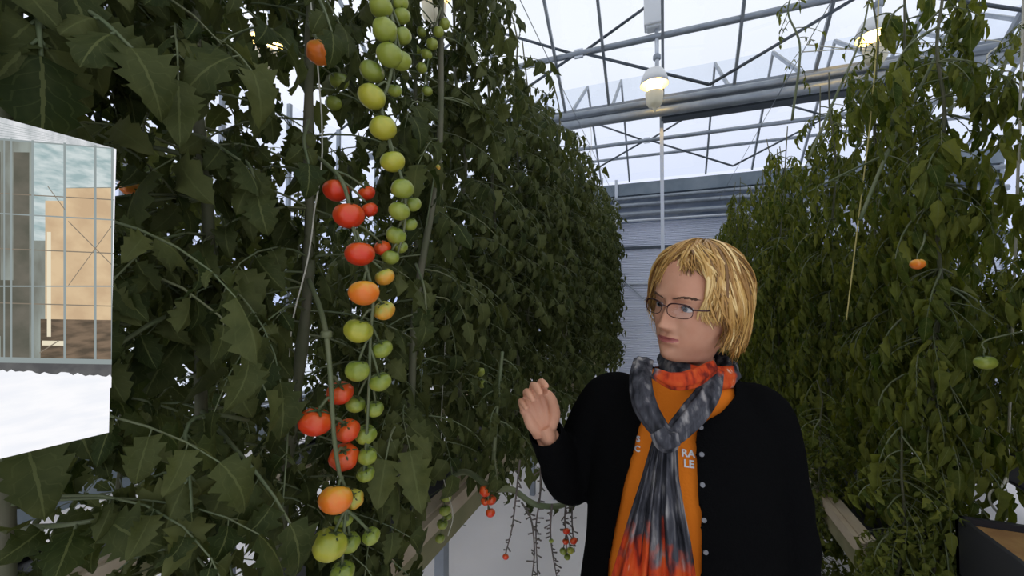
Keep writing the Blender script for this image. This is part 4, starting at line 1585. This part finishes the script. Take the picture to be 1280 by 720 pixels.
# --- cardigan, T-shirt
def trunk_mb(extra, arms=True):
    mb = MB()
    tb = [(1.452, .066, .060, .070), (1.435, .084, .068, .082), (1.415, .112, .076, .090), (1.385, .146, .088, .098), (1.345, .182, .102, .104), (1.28, .186, .118, .106), (1.22, .182, .132, .104), (1.15, .176, .126, .102), (1.05, .182, .112, .104), (.95, .196, .116, .116), (.86, .205, .120, .122), (.78, .208, .120, .122)]
    rows = []
    ph = np.linspace(-PI, PI, 72, endpoint=False)
    for (z, w, f, bk) in tb:
        ca, sa = np.cos(ph), np.sin(ph)
        rows.append(np.stack([-.022 * min(1, max(0, (1.44 - z) / .06)) + (w + extra + (.012 if z < 1.2 else 0)) * np.sign(sa) * np.abs(sa) ** .88, np.where(ca > 0, -(f + extra) * np.abs(ca) ** .85, (bk + extra) * np.abs(ca) ** .85) + .01, np.full(72, z)], -1))
    rows = np.array(rows)
    # drape: smooth rows
    fine = np.stack([spline(rows[:, j], 60) for j in range(72)], 1)
    mb.grid(fine, 0, close_u=True)
    mb.add(fine[0], [tuple(range(72))]); mb.add(fine[-1], [tuple(range(71, -1, -1))])
    return mb


cm = trunk_mb(.008)
W1c = W1 + unit(W1 - E1) * .008
arm1c = spline([vec((-.115, .012, 1.365)), S1 + vec((-.012, 0, 0)), (S1 + E1) / 2 + vec((-.012, 0, 0)), E1, (E1 + W1c) / 2, W1c], 44)
ur = np.linspace(0, 1, 44)
cr_ = np.interp(ur, [0, .18, .4, .6, .8, 1], [.060, .071, .066, .058, .047, .037]) + .0022 * np.sin(ur * 46) * np.exp(-((ur - .62) / .22) ** 2)
cm.tube(arm1c, cr_, 24)
W2c = W2 + vec((0, 0, .02))
arm2c = spline([vec((.085, .012, 1.365)), S2 + vec((.012, 0, 0)), (S2 + E2) / 2 + vec((.010, 0, 0)), E2 + vec((.006, 0, 0)), (E2 + W2c) / 2, W2c], 44)
cm.tube(arm2c, np.interp(ur, [0, .18, .4, .6, .8, 1], [.052, .064, .064, .060, .048, .038]) + .0022 * np.sin(ur * 46) * np.exp(-((ur - .6) / .25) ** 2), 24)
cme = solid_from(cm, .0055, 6)
zk = [.70, 1.05, 1.20, 1.335, 1.36, 1.385, 1.41, 1.432, 1.46]
xrk = [.022, .012, .006, .001, .010, .052, .078, .082, .075]
xlk = [-.175, -.160, -.130, -.095, -.088, -.082, -.078, -.075, -.07]
bm = bmesh.new(); bm.from_mesh(cme)
kill = []
wd = unit(W1c - E1)
for f in bm.faces:
    c_ = f.calc_center_median()
    xl, xr = np.interp(c_.z, zk, xlk), np.interp(c_.z, zk, xrk)
    if c_.y < -.01 and xl < c_.x < xr: kill.append(f)
    elif c_.z > 1.438 and abs(c_.x) < .1: kill.append(f)
    elif c_.z < .79 and abs(c_.x) < .19: kill.append(f)
    elif (vec(c_) - W1c) @ wd > -.002 and np.linalg.norm(vec(c_) - W1c) < .06: kill.append(f)
    elif c_.z < W2c[2] + .004 and np.linalg.norm(vec(c_) - W2c) < .05 and c_.x > .17 and abs(f.normal.z) > .7: kill.append(f)
bmesh.ops.delete(bm, geom=kill, context='FACES')
bmesh.ops.smooth_vert(bm, verts=[v_ for v_ in bm.verts if v_.is_boundary], factor=.5, use_axis_x=True, use_axis_y=True, use_axis_z=True)
bmesh.ops.smooth_vert(bm, verts=[v_ for v_ in bm.verts if v_.is_boundary], factor=.5, use_axis_x=True, use_axis_y=True, use_axis_z=True)
for _ in range(10):
    bmesh.ops.smooth_vert(bm, verts=[v_ for v_ in bm.verts if v_.is_boundary and v_.co.z < 1.44], factor=.5, use_axis_x=True, use_axis_y=True, use_axis_z=True)
bm.to_mesh(cme)
bvh_c = BVHTree.FromBMesh(bm)
bm.free()
cardigan = link_mesh(cme, 'cardigan', [M['black_knit']], person)
cme.polygons.foreach_set('use_smooth', [True] * len(cme.polygons))
sol = cardigan.modifiers.new('thick', 'SOLIDIFY'); sol.thickness = .004; sol.offset = -1

tm = trunk_mb(-.006)
tme = solid_from(tm, .006, 3)
bm = bmesh.new(); bm.from_mesh(tme)
bmesh.ops.delete(bm, geom=[f for f in bm.faces if f.calc_center_median().z > 1.441], context='FACES')
bm.to_mesh(tme); bvh_t = BVHTree.FromBMesh(bm); bm.free()
tshirt = link_mesh(tme, 't_shirt', [M['orange_cotton']], person)
tme.polygons.foreach_set('use_smooth', [True] * len(tme.polygons))

camL = Vector(_c - OR)


def hit(bvh, px, py):
    d = Vector(P(px, py, 1.0) - _c).normalized()
    r_ = bvh.ray_cast(camL, d)
    return r_[0], r_[1]


# buttons
M['button'] = mat('grey_button', (.20, .20, .21), .35)
for (bx_, by_) in ((876, 534), (877, 568), (878, 606), (880, 650), (882, 690), (884, 735)):
    p, nrm = hit(bvh_c, bx_, by_)
    if p is None: continue
    if nrm.dot(camL - p) < 0: nrm = -nrm
    q = MB()
    Mq = Vector((0, 0, 1)).rotation_difference(nrm).to_matrix()
    q.lathe([(.0002, .0024), (.002, .0020), (.0032, .0028), (.0042, .0024), (.0047, .001), (.0044, -.001)], 18, c=vec(p), M=Mq)
    q.build('button', M['button'], cardigan)

# lettering on the shirt
M['print'] = mat('white_print', (.8, .78, .76), .7)


def letter(txt, px, py, size):
    p, nrm = hit(bvh_t, px, py)
    if p is None: return
    if nrm.dot(camL - p) < 0: nrm = -nrm
    cu = bpy.data.curves.new('lettering', 'FONT'); cu.body = txt; cu.size = size; cu.extrude = .0006; cu.align_x = 'CENTER'; cu.align_y = 'CENTER'; cu.offset = .0006
    to = bpy.data.objects.new('tmp', cu); COL.objects.link(to)
    dg = bpy.context.evaluated_depsgraph_get(); dg.update()
    me = bpy.data.meshes.new_from_object(to.evaluated_get(dg))
    bpy.data.objects.remove(to)
    zz = nrm.normalized(); xx = Vector((0, 0, 1)).cross(zz).normalized(); yy = zz.cross(xx)
    Mm = Matrix((xx, yy, zz)).transposed().to_4x4(); Mm.translation = p + zz * .0018
    me.transform(Mm)
    o = bpy.data.objects.new('lettering', me); COL.objects.link(o)
    me.materials.clear(); me.materials.append(M['print'])
    o.parent = tshirt


letter('RA', 860, 567, .019); letter('LE', 861, 580, .019)
letter('S', 798, 549, .016); letter('C', 797, 561, .016)

# --- scarf
def scarf_mat():
    m = bpy.data.materials.new('tie_dyed_scarf'); m.use_nodes = True
    nt = m.node_tree; b_ = nt.nodes['Principled BSDF']
    N_ = nt.nodes.new; lk = nt.links.new
    at = N_('ShaderNodeAttribute'); at.attribute_name = 'var'      # 0 grey cloth ... 1 red cloth, the dye of the cloth itself
    tc = N_('ShaderNodeTexCoord'); mp = N_('ShaderNodeMapping'); mp.inputs['Scale'].default_value = (34, 34, 8)
    nz = N_('ShaderNodeTexNoise'); nz.inputs['Scale'].default_value = 1.6; nz.inputs['Detail'].default_value = 5
    lk(tc.outputs['Object'], mp.inputs[0]); lk(mp.outputs[0], nz.inputs['Vector'])
    grey = N_('ShaderNodeValToRGB'); cr = grey.color_ramp
    cr.elements[0].position = .36; cr.elements[0].color = (.012, .013, .017, 1)
    cr.elements[1].position = .72; cr.elements[1].color = (.36, .34, .32, 1)
    e = cr.elements.new(.54); e.color = (.07, .07, .08, 1)
    red = N_('ShaderNodeValToRGB'); cr = red.color_ramp
    cr.elements[0].position = .36; cr.elements[0].color = (.16, .015, .008, 1)
    cr.elements[1].position = .74; cr.elements[1].color = (.75, .50, .38, 1)
    e = cr.elements.new(.48); e.color = (.52, .05, .010, 1)
    e = cr.elements.new(.66); e.color = (.62, .10, .018, 1)
    lk(nz.outputs['Fac'], grey.inputs[0]); lk(nz.outputs['Fac'], red.inputs[0])
    n2 = N_('ShaderNodeTexNoise'); n2.inputs['Scale'].default_value = 26
    lk(tc.outputs['Object'], n2.inputs['Vector'])
    ad = N_('ShaderNodeMath'); ad.operation = 'MULTIPLY_ADD'; ad.inputs[1].default_value = .5
    lk(n2.outputs['Fac'], ad.inputs[0]); lk(at.outputs['Fac'], ad.inputs[2])
    st = N_('ShaderNodeMapRange'); st.inputs['From Min'].default_value = .70; st.inputs['From Max'].default_value = .82
    lk(ad.outputs[0], st.inputs['Value'])
    mx = N_('ShaderNodeMix'); mx.data_type = 'RGBA'
    lk(st.outputs[0], mx.inputs[0]); lk(grey.outputs[0], mx.inputs[6]); lk(red.outputs[0], mx.inputs[7])
    lk(mx.outputs[2], b_.inputs['Base Color'])
    b_.inputs['Roughness'].default_value = .75
    b_.inputs['Specular IOR Level'].default_value = .2
    return m


M['scarf'] = scarf_mat()
sm_ = MB()


def strand(ctrl, hw, th, red_a, red_b, folds=7, n=40, depth=.13):
    pts = spline(ctrl, n)
    hw = np.interp(np.linspace(0, 1, n), np.linspace(0, 1, len(hw)), hw)
    k0 = len(sm_.var)
    sm_.tube(pts, hw, 36, flat=(1, th), up=(0, -1, 0.02), fold=(folds, depth))
    sm_.var[-1] = np.repeat(np.interp(np.linspace(0, 1, n), np.linspace(0, 1, len(red_a)), red_a), 36)


NCx, NCy = .018, .004
neck = []
for a in np.linspace(-PI * .98, PI * .98, 26):
    neck.append((NCx + .064 * math.sin(a), NCy + .008 - .072 * math.cos(a), 1.452 + .014 * math.cos(a + 2.6)))
pts = spline(neck, 70)
rows = []
for i, p in enumerate(pts):
    a = -PI * .98 + 2 * PI * .98 * i / 69
    out = vec((math.sin(a), -math.cos(a), 0))
    ring = []
    for q in np.linspace(0, 2 * PI, 30, endpoint=False):
        rr_ = 1 + .10 * math.cos(6 * q + 5 * a) + .05 * math.cos(9 * q - 3 * a)
        ring.append(p + out * .017 * math.cos(q) * rr_ + vec((0, 0, 1)) * .023 * math.sin(q) * rr_)
    rows.append(ring)
rows = np.array(rows)
va = np.repeat(np.interp(np.linspace(-PI, PI, 70), [-PI, -.9, -.35, -.1, .8, 1.3], [.2, .1, .2, .9, .8, .2]), 30)
sm_.grid(rows, 0, close_u=True, var=va)
strand([L(817, 466, .745), L(842, 476, .725), L(868, 472, .735), L(892, 458, .775)], [.010, .015, .016, .012], .62, [.4, .95, .9, .8], None, 5)
strand([L(805, 450, .83), L(801, 475, .785), L(806, 505, .755), L(820, 530, .735), L(834, 546, .722)], [.018, .020, .021, .018, .014], .5, [.1, .05, .05, .1, .1], None)
strand([L(893, 462, .80), L(886, 490, .765), L(868, 516, .745), L(850, 536, .73), L(838, 550, .722)], [.017, .020, .022, .019, .014], .5, [.5, .2, .05, .1, .1], None)
strand([L(822, 538, .715), L(832, 552, .706), L(846, 550, .712)], [.014, .018, .014], .6, [.15, .1, .1], None, 5)


def tail(lx, rx, ys_, d0, red, seed, waves, amp):
    rt_ = random.Random(seed)
    ph1, ph2 = rt_.uniform(0, 6), rt_.uniform(0, 6)
    n = 70; mcol = 60
    yy_ = np.linspace(ys_[0], ys_[-1], n)
    lxx, rxx = np.interp(yy_, ys_, lx), np.interp(yy_, ys_, rx)
    rd = np.interp(yy_, ys_, red)
    rows, va = [], []
    for i in range(n):
        t = i / (n - 1)
        row = []
        for j in range(mcol):
            u = j / (mcol - 1)
            A_ = amp * (.35 + .65 * min(1, t * 2.5))
            off = A_ * math.sin(waves * 2 * PI * u + ph1 + .8 * t) + .4 * A_ * math.sin(waves * 3.7 * PI * u + ph2 - 1.2 * t)
            row.append(L(lxx[i] + (rxx[i] - lxx[i]) * u, yy_[i], np.interp(yy_[i], [540, 640, 720, 900], d0) + off + .035 * (2 * u - 1) ** 2 * .5))
        rows.append(row); va += [rd[i]] * mcol
    rows = np.array(rows)
    back = rows + vec((0, .004, 0))
    sm_.grid(rows, 0, var=np.array(va))
    sm_.grid(back[:, ::-1], 0, var=np.array(va))
    for e_ in (0, -1):
        sm_.grid(np.stack([rows[:, e_], back[:, e_]], 1), 0, var=np.repeat(rd, 2))
    sm_.grid(np.stack([rows[-1], back[-1]], 0), 0, var=rd[-1])


yk = [540, 600, 640, 680, 720, 860]
tail([818, 801, 788, 776, 764, 742], [840, 842, 850, 858, 866, 876], yk, [.722, .712, .712, .72], [.1, .12, .40, .55, .75, .95], 1, 4.0, .0085)
tail([822, 815, 806, 802, 800, 795], [846, 849, 856, 864, 870, 880], yk, [.712, .700, .700, .71], [.05, .05, .12, .42, .62, .9], 2, 3.0, .0075)
scarf = sm_.build('scarf', M['scarf'], person)
scarf['label'] = 'grey and orange-red tie-dyed scarf knotted at the neck'

# --- trousers and shoes, below the frame
q = MB()
ph = np.linspace(0, 2 * PI, 40, endpoint=False)
for s in (-1, 1):
    rows = [np.stack([s * x + w * np.cos(ph), y + d_ * np.sin(ph), np.full(40, z)], -1) for (z, x, y, w, d_) in
            ((.95, .075, .02, .095, .115), (.86, .085, .02, .098, .118), (.74, .09, .015, .088, .10), (.6, .092, .01, .076, .085), (.48, .094, .005, .062, .07), (.3, .096, .02, .058, .062), (.1, .098, .03, .054, .058), (.06, .098, .03, .056, .062))]
    rows = np.array(rows)
    q.grid(np.stack([spline(rows[:, j], 40) for j in range(40)], 1), 0, close_u=True)
    q.add(rows[0], [tuple(range(40))])
tro = q.build('trousers', M['dark_denim'], person)
for s in (-1, 1):
    q = MB()
    rows = []
    for t in np.linspace(0, 1, 16):
        y = .075 - .255 * t
        w = .036 + .012 * math.sin(PI * min(1, t * 1.1)) - .02 * max(0, t - .85) / .15
        h = .085 - .045 * min(1, t * 1.6) - .012 * max(0, t - .8) / .2
        rows.append(np.stack([s * (.098 + .012 * t) + w * np.cos(ph), np.full(40, y), h / 2 * (1 + np.sin(ph) * np.where(np.sin(ph) < 0, 1, 1)) + 0.001], -1))
    q.grid(np.array(rows), 0, close_u=True)
    q.add(rows[0], [tuple(range(40))]); q.add(rows[-1], [tuple(range(40))])
    q.build('shoe', M['shoe'], person)
